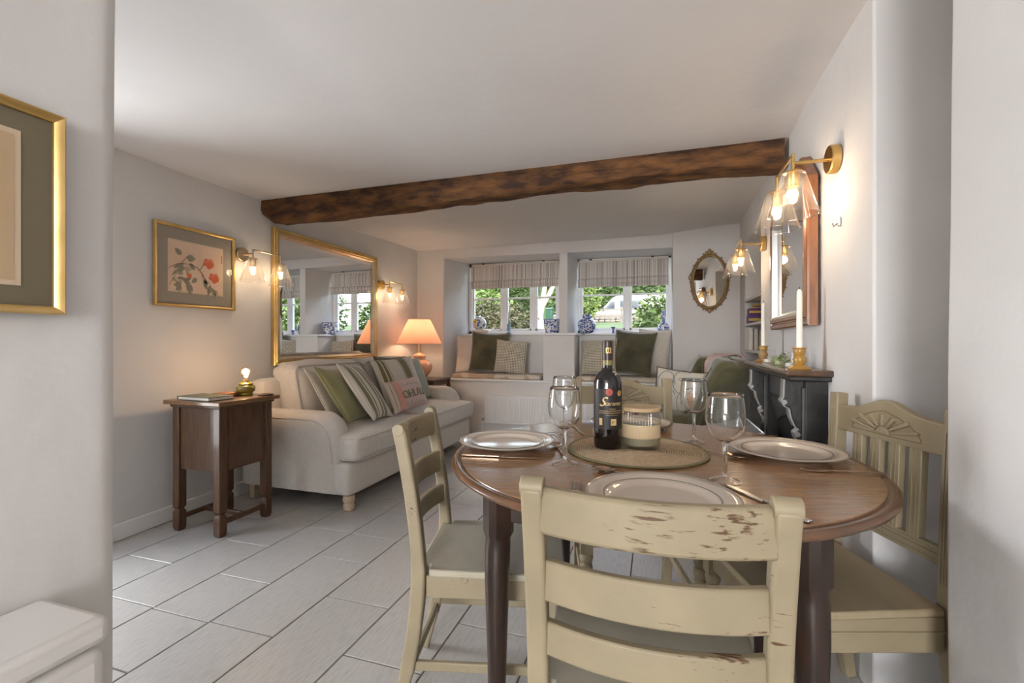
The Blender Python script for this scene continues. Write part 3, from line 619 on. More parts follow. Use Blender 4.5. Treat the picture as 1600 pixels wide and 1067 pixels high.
CREAMSEAT = pm('cream_seat_plain', (.365, .292, .185), .42, c2=(.33, .262, .165), nscale=5, stretch=(1, 5, 1))
INKL = pm('carving_groove', (.19, .14, .08), .8)
# near chair: back posts at (l .035,d .779) and (l .408,d .675), facing the table
f1 = Vector((.27, .963)); mid = Vector((.2215, .727)) + f1 * .055
c = mid + f1 * .18; ladder_chair('cream ladder-back chair nearest the viewer, paint rubbed on its top rail', W(c.x, c.y), TH - R(15.7), .387, wf=.41, dp=.36)
f2 = Vector((.997, -.075)); mid = Vector((-.3025, 1.448)) + f2 * .055
c = mid + f2 * .20; ladder_chair('cream ladder-back chair beside the sofa end of table', W(c.x, c.y), TH - R(90 + 4.3), .335, wf=.365)
carved_chair('cream carved fan-back chair tucked against the right wall', W(1.045 - .21, 1.283), TH + R(90), wb=.395)
carved_chair('cream carved chair at far side of table facing viewer', W(.475, 1.79), TH + R(180 - 4), wb=.395, topback=.05)

# ================================================================== TABLEWARE
def onT(name, label, cat, l, d, rz=0, group=None, z=TZ): return thing(name, label, cat, W(l, d, z), TH + rz, group)
pl = None
for lb, l, d in (('cream stoneware dinner plate in front of the nearest chair', .303, .926), ('cream stoneware dinner plate on the sofa side of table', -.015, 1.44),
                 ('cream stoneware dinner plate on right by the fan-back chair', .79, 1.315), ('cream stoneware dinner plate on far side half hidden by bottle', .46, 1.77)):
    if pl is None:
        pl = onT('dinner_plate', lb, 'plate', l, d, 0, 'dinner plates')
        M().lathe([(0, .0), (.080, .0), (.086, .002), (.092, .005), (.112, .012), (.149, .0195), (.1505, .021), (.149, .0225), (.135, .021), (.113, .0175), (.106, .013), (.099, .0085), (.090, .007), (0, .007)], 72).build('dish', PLATE, pl, smooth=60)
        M().lathe([(.1465, .0222), (.149, .0238), (.1518, .0215), (.149, .0195)], 72, cap=False).build('rim_band', PLATER, pl, smooth=60)
        M().lathe([(.112, .0178), (.1135, .0190), (.1155, .0184), (.114, .0170)], 72, cap=False).build('well_ridge', PLATER, pl, smooth=60)
    else:
        q = copy_tree(pl); q.location = W(l, d, TZ); q['label'] = lb
gl = None
for lb, l, d in (('clear wine glass in front of bottle, nearest of left pair', .142, 1.232), ('clear wine glass behind the other on the sofa side', .185, 1.60),
                 ('clear wine glass nearest the viewer, right of woven mat', .503, 1.074), ('clear wine glass at the back right near armchair', .60, 1.50)):
    if gl is None:
        gl = onT('wine_glass', lb, 'glass', l, d, 0, 'wine glasses')
        outer = [(.006, .092), (.012, .095), (.023, .101), (.033, .111), (.040, .125), (.0435, .143), (.0440, .158), (.0425, .178), (.0398, .198), (.0390, .206)]
        inner = [(r - .0013, z + .0012) for r, z in outer[1:-1]][::-1]
        M().lathe(outer + [(.0384, .2066), (.0380, .206)] + [(r - .0012, z + .0004) for r, z in outer[1:-1]][::-1] + [(0, .0965)], 48).build('bowl', STEMTG, gl, smooth=60)
        M().lathe([(.0338, .0012), (.0345, .0022), (.030, .0042), (.018, .0075), (.008, .0125), (.0048, .020)], 48, cap=False).build('foot', WINEG, gl, smooth=60); M().tube([(.0338 * math.cos(2 * math.pi * k / 40), .0338 * math.sin(2 * math.pi * k / 40), .0016) for k in range(40)], .0013, 6, close=True).build('foot_rim', WINEG, gl, smooth=180)
        M().lathe([(0, .0135), (.0066, .0138), (.0048, .020), (.0042, .045), (.0052, .078), (.0065, .088), (.0068, .0905), (0, .0912)], 36).build('stem', STEMTG, gl, smooth=60)
        M().lathe([(.0378, .2055), (.0392, .2078), (.0404, .2055)], 48, cap=False).build('lip', WINEG, gl, smooth=60)
    else:
        q = copy_tree(gl); q.location = W(l, d, TZ); q['label'] = lb
# woven placemat: concentric cords
pmt = onT('placemat', 'round woven jute placemat at the table centre', 'placemat', .375, 1.375)
M().lathe([(0, 0), (.198, 0), (.198, .003), (0, .003)], 72).build('backing', MATRIM, pmt)
for k in range(28):
    r = .008 + k * .0069; M().lathe([(r - .0026, .0025), (r - .0017, .0050), (r, .0060), (r + .0017, .0050), (r + .0026, .0025)], 64 if r > .05 else 24, cap=False).build('cord', JUTE, pmt, smooth=180)
M().lathe([(.195, .000), (.203, .0005), (.206, .004), (.203, .0075), (.196, .006)], 72, cap=False).build('edge_binding', MATRIM, pmt, smooth=180)
# bottle
MZ = TZ + .0062
bt = onT('wine_bottle', 'dark red wine bottle with black label on the woven mat', 'bottle', .293, 1.395, 0, z=MZ)
M().lathe([(0, .004), (.030, 0), (.039, .002), (.0415, .008), (.0425, .05), (.0425, .190), (.0415, .205), (.037, .218), (.028, .228), (.019, .236), (.0155, .245), (.0145, .262), (.0142, .318), (.0145, .322), (0, .322)], 48).build('glass_body', WINE, bt, smooth=50)
M().lathe([(.0150, .267), (.0156, .2672), (.0158, .322), (.0150, .3265), (0, .3275)], 40, cap=False).build('capsule', CAPS, bt, smooth=40)
M().lathe([(.0152, .252), (.0156, .252), (.0156, .2665), (.0152, .2665)], 40, cap=False).build('neck_band', OLGLASS, bt)
RB = .0430
def wrap(a0, a1, z0, z1, r=RB, n=20): return M().grid(lambda u, v: (r * math.sin(a0 + (a1 - a0) * u), -r * math.cos(a0 + (a1 - a0) * u), z0 + (z1 - z0) * v), n, 1)
lab = wrap(-1.5, 1.5, .062, .182, RB - .0003).build('label', LABELB, bt, smooth=180)
def disc(a, z, r, mat, nm, rr=RB + .0004):
    q = [(a + r / RB * math.cos(2 * math.pi * k / 20), z + r * math.sin(2 * math.pi * k / 20)) for k in range(20)]
    M().add([(rr * math.sin(x), -rr * math.cos(x), zz) for x, zz in q], [tuple(range(20))]).build(nm, mat, lab, smooth=0)
disc(-.09, .173, .0108, LRED, 'red_seal'); disc(.72, .169, .0085, LGOLD, 'gold_medal'); disc(.72, .169, .0068, LRED if False else OCHRE, 'medal_centre', RB + .0007)
def wrap_text(body, size, z, shear, nm, mat, a0=0):
    me = text_mesh(body, size, shear)
    for v in me.vertices: a = a0 + v.co.x / RB; r = RB + .0004 + v.co.z * .3; y = v.co.y; v.co = (r * math.sin(a), -r * math.cos(a), z + y)
    me.materials.clear(); me.materials.append(mat); o = bpy.data.objects.new(nm, me); col.objects.link(o); o.parent = lab; return o
wrap_text('caranto', .0175, .1335, .4, 'lettering', LGOLD, .20); wrap_text('S', .040, .131, .5, 'initial', LGOLD, -.62)
wrap_text('TOSCANA', .0045, .121, 0, 'lettering', LGOLD, .12)
for k, (z, wd) in enumerate(((.1155, .9), (.1095, .95), (.1035, .45))): wrap(-wd + .1, wd + .1 if k < 2 else .6, z, z + (.0022 if k < 2 else .0012), RB + .0003).build('small_print', pm('print_dim%d' % k, (.34, .22, .10), .5), lab, smooth=0)
wrap(.02, .42, .074, .093, RB + .0003).build('gold_stamp', LGOLD, lab); wrap(-.80, -.58, .074, .095, RB + .0003).build('gold_stamp', LGOLD, lab)
for k in range(3): wrap(.08 + k * .1, .12 + k * .1, .078 + k * .004, .087 - k * .001, RB + .0006).build('stamp_mark', LABELB, lab)
nb = M().grid(lambda u, v: (.0160 * math.sin(-.55 + 1.1 * u), -.0160 * math.cos(-.55 + 1.1 * u), .288 + .017 * v), 8, 1).build('neck_emblem', LGOLD, bt)
for k in range(2): M().grid(lambda u, v: (.0162 * math.sin(-.3 + k * .35 + .2 * u), -.0162 * math.cos(-.3 + k * .35 + .2 * u), .291 + .011 * v), 3, 1).build('emblem_mark', CAPS, nb)
# ribbed candle jar
jr = onT('candle_jar', 'ribbed glass candle jar with wooden lid beside the bottle', 'jar', .396, 1.405, 0, z=MZ)
m = M(); n = 240; vs = []; prof = [(.055, .0), (.0575, .004), (.0585, .012), (.0585, .108), (.0575, .112)]; fs = []
for r, z in prof:
    for k in range(n): a = 2 * math.pi * k / n; rr = r + (.0018 * math.cos(a * 40) if .005 < z < .111 else 0); vs.append((rr * math.cos(a), rr * math.sin(a), z))
for i in range(len(prof) - 1): fs += [(i * n + k, i * n + (k + 1) % n, (i + 1) * n + (k + 1) % n, (i + 1) * n + k) for k in range(n)]
fs.append(tuple(range(n))[::-1]); M().add(vs, fs).build('glass_body', JARG, jr, smooth=60)
M().lathe([(0, .012), (.0535, .012), (.0535, .066), (0, .064)], 48).build('wax', WAX, jr)
M().lathe([(0, .112), (.0570, .112), (.0600, .1135), (.0600, .1225), (.0585, .1245), (0, .1245)], 60).build('lid', BAMBOO, jr, bevel=.001)
M().grid(lambda u, v: (.0600 * math.sin(-1.45 + 2.9 * u), -.0600 * math.cos(-1.45 + 2.9 * u), .034 + .040 * v), 30, 1).build('paper_label', KRAFT, jr, smooth=180)
# cutlery (local: handle along -y, business end +y, lying on table)
def fork(t, mat):
    M().bar([(0, -.095, .003), (0, -.05, .006), (0, .0, .004), (0, .025, .004)], [.010, .008, .005, .009], .0028).build('handle', mat, t, bevel=.001)
    M().bar([(0, .022, .004), (0, .034, .0045), (0, .055, .003)], [.008, .020, .022], .0022).build('neck', mat, t, bevel=.0008)
    for k in range(4): x = (k - 1.5) * .0062; M().bar([(x, .053, .003), (x, .080, .0045), (x, .100, .009)], [.0032, .003, .002], .0018).build('tine', mat, t)
def spoon(t, mat):
    M().bar([(0, -.095, .003), (0, -.05, .006), (0, .0, .004), (0, .025, .005)], [.010, .008, .005, .006], .0028).build('handle', mat, t, bevel=.001)
    M().grid(lambda u, v: (.021 * v * math.cos(2 * math.pi * u) , .055 + .031 * v * math.sin(2 * math.pi * u), .002 + .007 * v * v), 24, 6, cu=True).build('bowl', mat, t, smooth=180, solid=.001)
def knife(t, mat):
    M().bar([(0, -.11, .004), (0, -.06, .004), (0, .0, .004)], [.011, .012, .010], .006).build('handle', mat, t, bevel=.002)
    M().prism([(-.006, 0), (.006, 0), (.0085, .06), (.006, .10), (0, .118), (-.006, .10)], 'z', .0025, .0042).build('blade', mat, t, bevel=.0008)
def cut(name, fn, label, l, d, ang, mat, z=TZ, tilt=0): # ang: direction of business end measured from +l towards +d
    t = thing(name, label, name, W(l, d, z), group='table cutlery', rot=(tilt, 0, TH + R(ang - 90))); fn(t, mat); return t
cut('knife', knife, 'knife in front of the sofa-side plate', -.035, 1.295, -10, STEEL)
cut('fork', fork, 'fork half hidden behind the sofa-side plate', .12, 1.62, 205, STEELB)
cut('spoon', spoon, 'spoon lying between the left wine glasses and mat', .143, 1.375, 95, STEEL)
cut('fork', fork, 'fork with upright tines left of the nearest plate', .128, .945, 78, STEELB)
cut('knife', knife, 'knife to the right of the nearest plate', .515, .93, 103, STEELB)
cut('spoon', spoon, 'spoon tucked behind the nearest plate', .28, 1.13, 150, STEEL)
cut('fork', fork, 'fork in front of the right-hand plate', .83, 1.145, 168, STEEL)
cut('spoon', spoon, 'dark spoon between mat and right-hand plate', .60, 1.33, -52, STEEL)
cut('fork', fork, 'fork resting at far side beside the candle jar', .60, 1.76, -120, STEELB)
cut('knife', knife, 'knife between the glasses and far plate', .245, 1.71, -85, STEELB)
# ================================================================== SOFA
sf = thing('sofa', 'cream linen two-seat sofa with rolled arms against the left wall', 'sofa', (-2.72, 2.40, 0))
SL = 1.95
M().soft((.455, SL / 2, .205), (.85, SL - .01, .21), .025, n=8).build('base', LINEN, sf, smooth=180)
def arm(y0, y1, s):
    # side panel that curves down to the front; rolled top
    prof = []
    for k in range(0, 13):
        a = math.pi / 2 * k / 12; prof.append((.62 + .165 * math.sin(a), .455 + .165 * math.cos(a)))
    path = [(.02, .62)] + prof + [(.795, .36), (.80, .30), (.80, .11), (.02, .11)]
    m = M(); N = len(path); rows = 9; vs = []; fs = []
    for j in range(rows):
        v = j / (rows - 1); yy = y0 + (y1 - y0) * v; e = math.sqrt(max(0, 1 - (2 * v - 1) ** 2)); ins = .045 * (1 - e) if 0 < j < rows - 1 else .045
        for (x, z) in path: vs.append((x - ins * (1 if x > .6 else 0) * (.6 if z < .3 else 1), yy, z - ins * (1 if z > .4 else 0)))
    for j in range(rows - 1):
        for i in range(N): i2 = (i + 1) % N; fs.append((j * N + i, j * N + i2, (j + 1) * N + i2, (j + 1) * N + i))
    fs.append(tuple(range(N))[::-1]); fs.append(tuple((rows - 1) * N + i for i in range(N)))
    m.add(vs, fs); o = m.build('arm', LINEN, sf, smooth=50)
    yy = y0 if s < 0 else y1
    M().tube([(x - .047 * (1 if x > .6 else 0), yy, z - .047 * (1 if z > .4 else 0)) for x, z in path[:-2]], .0045, 6).build('piping', PIPE, o, smooth=180)
arm(.0, .17, -1); arm(SL - .17, SL, 1)
M().soft((.09, SL / 2, .46), (.17, SL - .06, .72), .05, n=8).build('back_frame', LINEN, sf, smooth=180)
for k in range(2):
    y0, y1 = (.02, .975) if k == 0 else (.978, SL - .02)
    c = M().soft((.555, (y0 + y1) / 2, .395), (.75, y1 - y0, .16), .045, (.0, .0, .035), 14, .006, 4, k)
    # T-cushion: narrow it between the arms behind the arm fronts
    vs = []
    for (x, y, z) in c.v:
        if k == 0 and x < .79: y = max(y, .175) if x < .70 else max(y, .175 - (x - .70) / .09 * .155)
        if k == 1 and x < .79: y = min(y, SL - .175) if x < .70 else min(y, SL - .175 + (x - .70) / .09 * .155)
        vs.append((x, y, z))
    c.v = vs; o = c.build('seat_cushion', LINEN, sf, smooth=180)
    for zz in (.325, .458): M().tube([(.93 - .006, y0 + .05, zz), (.93 - .006, y1 - .05, zz)] if False else [(.80, y0 + .012, zz), (.89, y0 + .014, zz), (.922, y0 + .05, zz), (.926, (y0 + y1) / 2, zz + .004), (.922, y1 - .05, zz), (.89, y1 - .014, zz), (.80, y1 - .012, zz)], .005, 6).build('piping', PIPE, o, smooth=180)
    b = M().soft((.27, (y0 + y1) / 2 + (.075 if k == 0 else -.075), .69), (.24, .81, .46), .085, (.05, .0, .02), 16, .016, 6, k + 3)
    b.v = [(x - (z - .46) * .22, y, z) for x, y, z in b.v]; ob = b.build('back_cushion', LINEN, sf, smooth=180); yc = (y0 + y1) / 2 + (.075 if k == 0 else -.075); rg = []
    for qx, qz, a0 in ((1, 1, 0), (-1, 1, 90), (-1, -1, 180), (1, -1, 270)):
        for e in range(7): an = R(a0 + 15 * e); yy_, zz_ = yc + qx * .33 + .058 * math.cos(an), .69 + qz * .155 + .058 * math.sin(an); rg.append((.375 - (zz_ - .46) * .22, yy_, zz_))
    M().tube(rg, .006, 6, close=True).build('piping', PIPE, ob, smooth=180)
for x, y in ((.84, .05), (.84, SL - .06)): M().lathe([(.023, 0), (.033, .012), (.035, .04), (.028, .055), (.036, .062), (.038, .075), (.034, .1), (0, .1)], 18, (x, y, 0)).build('leg', BEECH, sf)
for x, y in ((.06, .06), (.06, SL - .06)): M().bar([(x, y, .1), (x - .01, y, 0)], [.05, .036], [.05, .036]).build('leg', BEECH, sf, bevel=.003)

# ================================================================== CUSHIONS
def pillow(name, label, loc, size, mat, rot, thick=.14, group=None, seed=0, pinch=.07, wr=.006, piping=None):
    t = thing(name, label, 'cushion', loc, group=group, rot=rot); w_, h_ = size; m = M(); N = 22
    def f(sgn):
        def g(u, v):
            a, b = 2 * u - 1, 2 * v - 1
            a, b = math.copysign(1 - (1 - abs(a)) ** 1.25, a), math.copysign(1 - (1 - abs(b)) ** 1.25, b)
            k = ((1 - a * a) * (1 - b * b)); th_ = thick / 2 * (max(0, k) ** .42) * (1 - .10 * (1 - k))
            x = w_ / 2 * a * (1 - pinch * (1 - b * b)); z = h_ / 2 * b * (1 - pinch * (1 - a * a)) + h_ / 2
            return (x, sgn * th_ + (wr * noise.noise(Vector((x * 9, z * 9, seed))) * k ** .3), z)
        return g
    m.grid(f(-1), N, N); m.grid(f(1), N, N, flip=True)
    bm = bmesh.new(); me = bpy.data.meshes.new('x'); me.from_pydata(m.v, [], m.f); bm.from_mesh(me); bmesh.ops.remove_doubles(bm, verts=bm.verts[:], dist=.0008); bm.verts.index_update()
    m.v = [tuple(v.co) for v in bm.verts]; m.f = [tuple(x.index for x in q.verts) for q in bm.faces]; bm.free(); bpy.data.meshes.remove(me)
    m.build('cover', mat, t, smooth=180)
    E_ = 24; rim = []
    for a, b in [(-1 + 2 * k / E_, -1) for k in range(E_)] + [(1, -1 + 2 * k / E_) for k in range(E_)] + [(1 - 2 * k / E_, 1) for k in range(E_)] + [(-1, 1 - 2 * k / E_) for k in range(E_)]:
        rim.append((w_ / 2 * a * (1 - pinch * (1 - b * b)), 0, h_ / 2 * b * (1 - pinch * (1 - a * a)) + h_ / 2))
    M().tube(rim, .0045, 6, close=True).build('piping', piping or mat, t, smooth=180)
    t['_s'] = 0; del t['_s']; return t
OL = (.20, .175, .075)
ST1 = stripes('olive_stripe_narrow', (.66, .61, .53), [(-.155, -.115, OL), (-.098, -.082, OL), (-.03, .01, OL), (.03, .075, OL), (.085, .093, OL)])
ST2 = stripes('olive_stripe_wide', (.64, .59, .51), [(-.225, -.19, OL), (-.178, -.148, OL), (-.135, -.128, OL), (.02, .028, OL), (.04, .125, OL), (.135, .141, OL)])
PK = stripes('pink_panel', (.72, .52, .50), [(-.30, -.17, (.70, .60, .50)), (-.155, -.148, (.30, .26, .12)), (-.19, -.184, (.30, .26, .12)), (-.145, -.09, (.74, .36, .30))], bump=.5)
SX = -2.72; SY = 2.40; ZC = .485
G1 = 'scatter cushions on the sofa'
def sp(x, y, z=ZC): return (SX + x, SY + y, z)
# rot: (lean, roll, yaw): yaw 90 turns the face to +X
pillow('scatter_cushion', 'cream linen cushion behind the olive silk one', sp(.558, .375, .518), (.36, .42), CREAMF, (R(-31), R(3), R(98)), .07, G1, 1)
pillow('scatter_cushion', 'plain olive green silk cushion at the near sofa arm', sp(.695, .385, .515), (.40, .46), OLIVE, (R(-36), R(5), R(100)), .12, G1, 2)
pillow('scatter_cushion', 'cream cushion with narrow olive stripes beside the plain olive one', sp(.79, .515, .515), (.40, .48), ST1, (R(-36), R(5), R(104)), .11, G1, 3)
pillow('scatter_cushion', 'dark olive cushion peeping up behind the wide-striped one', sp(.525, 1.24, .515), (.46, .46), OLIVED, (R(-22), R(2), R(84)), .07, G1, 4)
pillow('scatter_cushion', 'large cream cushion with one broad olive stripe', sp(.635, 1.14, .51), (.54, .46), ST2, (R(-24), R(-2), R(82)), .12, G1, 5)
pillow('scatter_cushion', 'plain sage green linen cushion at the far sofa arm', sp(.53, 1.60, .51), (.36, .43), SAGE, (R(-20), R(-2), R(94)), .10, G1, 6)
lum = pillow('lumbar_cushion', 'small pink cushion lettered OHLALA in front of striped cushion', sp(.785, .925, .525), (.44, .26), PK, (R(-24), R(-3), R(85)), .11, G1, 7)
LETG = pm('letter_green', (.235, .255, .15), .9)
me = text_mesh('OHLALA', .095, 0, .002)
for v in me.vertices:
    x, z = v.co.x * .92 + .055, v.co.y + .088; a, b = x / .22, z / .125 - 1; k = max(0, (1 - a * a) * (1 - b * b)); v.co = (x, -.06 * k ** .42 * (1 - .1 * (1 - k)) - .004 - v.co.z, z)
me.materials.clear(); me.materials.append(LETG); o = bpy.data.objects.new('lettering', me); col.objects.link(o); o.parent = lum
for k in range(14):  # woven tassel ridges above and below the word
    x = -.07 + k * .019
    for z0, z1 in ((.192, .222), (.025, .062)):
        def yy(z): a, b = x / .22, z / .125 - 1; q = max(0, (1 - a * a) * (1 - b * b)); return -.06 * q ** .42 * (1 - .1 * (1 - q)) - .002
        M().tube([(x, yy(z0), z0), (x, yy((z0 + z1) / 2), (z0 + z1) / 2), (x, yy(z1), z1)], .0035, 5).build('tuft', PAPER if k % 2 else PK, lum, smooth=180)
# ================================================================== WINDOW SEAT
PZ = .642
def pad(label, x0, x1):
    t = thing('seat_pad', label, 'seat pad', ((x0 + x1) / 2, 5.17, PZ)); w_ = x1 - x0
    M().soft((0, 0, .028), (w_, .36, .056), .024, (0, 0, .006), 10, .003, 5).build('cover', PADF, t, smooth=180)
    M().tube([(-w_ / 2 + .01, -.18, .045), (w_ / 2 - .01, -.18, .045)], .004, 6).build('piping', CREAMF, t, smooth=180)
pad('faded floral seat pad on the left window seat', -2.365, -1.27); pad('faded floral seat pad on the right window seat', -.86, .12)
WAF = pm('waffle_knit', (.62, .58, .50), .95, bump=.1, bscale=100)
n = WAF.node_tree; tc = n.nodes.new('ShaderNodeTexCoord'); mp = n.nodes.new('ShaderNodeMapping'); mp.inputs['Rotation'].default_value = (0, R(45), 0); mp.inputs['Scale'].default_value = (62, 62, 62)
ck = n.nodes.new('ShaderNodeTexChecker'); ck.inputs['Scale'].default_value = 1; ck.inputs[1].default_value = (.72, .68, .61, 1); ck.inputs[2].default_value = (.26, .20, .10, 1)
mp.inputs['Location'].default_value = (.3, 100.5, .2)
n.links.new(tc.outputs['Object'], mp.inputs[0]); n.links.new(mp.outputs[0], ck.inputs[0]); n.links.new(ck.outputs[0], n.nodes['Principled BSDF'].inputs['Base Color'])
mp.inputs['Scale'].default_value = (78, .001, 78)
G2 = 'cushions on the window seats'; CZ = PZ + .062
pillow('scatter_cushion', 'cream linen cushion leaning in the left window seat corner', (-2.145, 5.122, CZ + .012), (.42, .47), CREAMF, (R(-17), R(-3), R(12)), .10, G2, 11)
pillow('scatter_cushion', 'dark green velvet cushion on the left window seat', (-1.93, 5.06, CZ + .016), (.46, .48), VELVET, (R(-11), R(3), R(8)), .14, G2, 12)
pillow('scatter_cushion', 'small textured beige cushion in front of left velvet one', (-1.635, 4.995, CZ + .012), (.37, .38), WAF, (R(-9), R(4), R(6)), .13, G2, 13)
pillow('scatter_cushion', 'small textured beige cushion on right window seat behind bottle', (-.64, 5.09, CZ + .014), (.42, .40), WAF, (R(-16), R(-3), R(-12)), .13, G2, 14)
pillow('scatter_cushion', 'dark green velvet cushion on the right window seat', (-.30, 5.06, CZ + .018), (.46, .49), VELVET, (R(-15), R(5), R(-16)), .14, G2, 15)
pillow('scatter_cushion', 'cream linen cushion at right end of the window seat', (-.085, 5.155, CZ + .014), (.38, .50), CREAMF, (R(-8), R(3), R(-28)), .11, G2, 16)
# blinds
import itertools
def blind(label, x0, x1, zt, zb, seed):
    t = thing('roman_blind', label, 'blind', ((x0 + x1) / 2, YW - .02, zt)); w_ = x1 - x0; r = random.Random(seed); bands = []; x = -w_ / 2
    while x < w_ / 2:
        wd = r.choice((.006, .010, .016, .024)); bands.append((x, x + wd, r.choice(((.42, .37, .33), (.50, .45, .41), (.36, .33, .31), (.58, .52, .46))))); x += wd + r.choice((.006, .010, .018))
    mt = stripes('blind_stripe_%d' % seed, (.68, .65, .61), bands[:44], rough=.9, bump=.1)
    h = zt - zb
    def drop(u): return -.0 * u
    M().grid(lambda u, v: (-w_ / 2 + w_ * u, -.012 - .018 * math.sin(math.pi * min(1, v * 1.0)) , -h * .70 * v), 24, 10).build('panel', mt, t, smooth=180)
    M().grid(lambda u, v: (-w_ / 2 + w_ * u, -.030 - .030 * math.sin(math.pi * v) ** .7, -h * (.64 + .24 * v)), 24, 10).build('fold', mt, t, smooth=180)
    M().grid(lambda u, v: (-w_ / 2 + w_ * u, -.028 - .022 * math.sin(math.pi * v * .8) ** .7, -h * (.84 + .16 * v)), 24, 8).build('fold', mt, t, smooth=180)
    for k in (.645, .86): M().tube([(-w_ / 2, -.040, -h * k), (w_ / 2, -.040, -h * k)], .0035, 6).build('seam', CREAMF, t)
    M().box(-w_ / 2, w_ / 2, -.02, .015, -.012, .012).build('headrail', CREAMF, t, bevel=.003)
    for s in (-.36, .33): M().box(w_ * s - .015, w_ * s + .015, -.028, .0, .008, .022).build('bracket', BLK, t, bevel=.002)
blind('striped beige roman blind over the left window', -2.28, -1.14, 2.05, 1.745, 3)
blind('striped beige roman blind over the right window', -.90, .115, 2.03, 1.715, 5)
# ================================================================== SILL ORNAMENTS
SZ = 1.1775
t = thing('flower_vase', 'round vase painted with yellow flower on the left sill', 'vase', (-2.155, 5.37, SZ + .055))
M().lathe([(0, 0), (.035, 0), (.06, .012), (.082, .045), (.086, .08), (.078, .115), (.055, .14), (.037, .150), (.040, .162), (.034, .164), (.033, .15), (0, .148)], 32).build('body', VASEB, t, smooth=60)
for k in range(7): a = 2 * math.pi * k / 7; M().soft((0, 0, 0), (.028, .008, .018), .004, n=3).build('petal', YEL, t, loc=(-.022 + .021 * math.cos(a), -.080 + .004 * abs(math.cos(a)), .092 + .021 * math.sin(a)), rot=(0, -a, 0))
M().soft((-.022, -.086, .092), (.018, .008, .018), .004, n=3).build('flower_centre', TANB, t)
t2 = thing('folded_cloth', 'crumpled white cloth under the yellow-flower vase', 'cloth', (-2.13, 5.38, SZ))
M().soft((0, 0, .028), (.22, .11, .054), .022, (0, 0, .0), 8, .010, 14).build('fold', PAPER, t2, smooth=180)
t = thing('candle_lantern', 'slim pale blue candlestick on the left window sill', 'candlestick', (atY(795, 510, 5.37).x, 5.37, SZ)); BLUES = pm('slate_blue', (.20, .30, .42), .4)
M().lathe([(0, 0), (.032, 0), (.030, .012), (.012, .02), (.012, .035), (.022, .045), (.022, .11), (.012, .125), (0, .125)], 20).build('holder', BLUES, t); M().lathe([(.008, .12), (.005, .27), (0, .272)], 12).build('candle', BLUES, t)
t = thing('scalloped_planter', 'blue and white planter with scalloped rim by the pillar', 'planter', (-1.20, 5.30, SZ))
m = M(); n_ = 64
def plf(u, v):
    a = 2 * math.pi * u; r = .078 + .022 * v + (.004 * math.cos(a * 10) if v > .5 else 0); z = .155 * v + (.012 * abs(math.cos(a * 5)) if v > .95 else 0); return (r * math.cos(a), r * math.sin(a), z)
m.grid(plf, n_, 10, cu=True); m.lathe([(0, .004), (.078, .004)], n_); m.build('pot', BW2, t, smooth=60, solid=.005)
M().tube([plf(k / 64, 1) for k in range(64)], .0045, 6, close=True).build('rim', COBALT, t, smooth=180)
t = thing('ginger_jar', 'blue and white lidded ginger jar on the centre ledge', 'jar', (-.785, 5.28, SZ))
M().lathe([(0, 0), (.062, 0), (.075, .01), (.098, .05), (.104, .09), (.100, .125), (.08, .152), (.048, .165), (.044, .172), (0, .172)], 36).build('body', BW1, t, smooth=60)
M().lathe([(.047, .168), (.050, .172), (.050, .205), (.044, .215), (.0, .218)], 30, cap=False).build('lid', BW1, t, smooth=50)
t = thing('egg_cup', 'tiny cobalt blue cup on the right window sill', 'cup', (atY(958, 515, 5.37).x, 5.37, SZ)); M().lathe([(0, 0), (.017, 0), (.016, .006), (.010, .014), (.012, .05), (.024, .062), (.024, .070), (.016, .07), (0, .066)], 20).build('body', COBALT, t); M().lathe([(.024, .068), (.0255, .070), (.024, .072)], 20, cap=False).build('rim', BLUES, t)
t = thing('bottle_vase', 'blue and white long-necked vase at right end of sill', 'vase', (.06, 5.37, SZ))
M().lathe([(0, 0), (.045, 0), (.062, .02), (.066, .05), (.055, .085), (.030, .115), (.018, .14), (.016, .19), (.022, .20), (.022, .225), (.016, .235), (.018, .255), (0, .256)], 30).build('body', BW1, t, smooth=60); M().lathe([(.016, .252), (.020, .256), (.016, .26)], 24, cap=False).build('rim', COBALT, t)
# ================================================================== RADIATOR
t = thing('radiator', 'white ribbed panel radiator under the window seat', 'radiator', (-1.20, 4.985, .135)); w_ = 1.42
M().box(-w_ / 2, w_ / 2, -.055, -.035, 0, .33).build('panel', RADW, t, bevel=.006)
k0 = int(w_ / .034)
rib = M().prism([(-.011, -.055), (-.006, -.063), (.006, -.063), (.011, -.055)], 'z', .028, .302); r0 = rib.build('rib', RADW, t, smooth=0)
for k in range(k0):
    x = -w_ / 2 + .022 + k * .0340
    if k == 0: r0.location.x = x
    else: o = r0.copy(); col.objects.link(o); o.parent = t; o.location.x = x
M().box(-w_ / 2 + .005, w_ / 2 - .005, -.035, .0, .04, .10).build('bracket', RADW, t); M().box(-w_ / 2, w_ / 2, -.06, -.01, .322, .334).build('top_grille', RADW, t, bevel=.003)
M().tube([(-w_ / 2 - .03, -.045, -.13), (-w_ / 2 - .03, -.045, .02), (-w_ / 2, -.045, .03)], .008, 10).build('pipe', RADW, t); M().lathe([(0, 0), (.012, 0), (.013, .012), (.011, .03), (0, .032)], 14, (-w_ / 2 - .03, -.045, .03)).build('valve', STEELB, t); M().lathe([(0, 0), (.013, 0), (.013, .03), (0, .03)], 14, (-w_ / 2 - .03, -.045, .06)).build('valve_cap', WHITE, t)
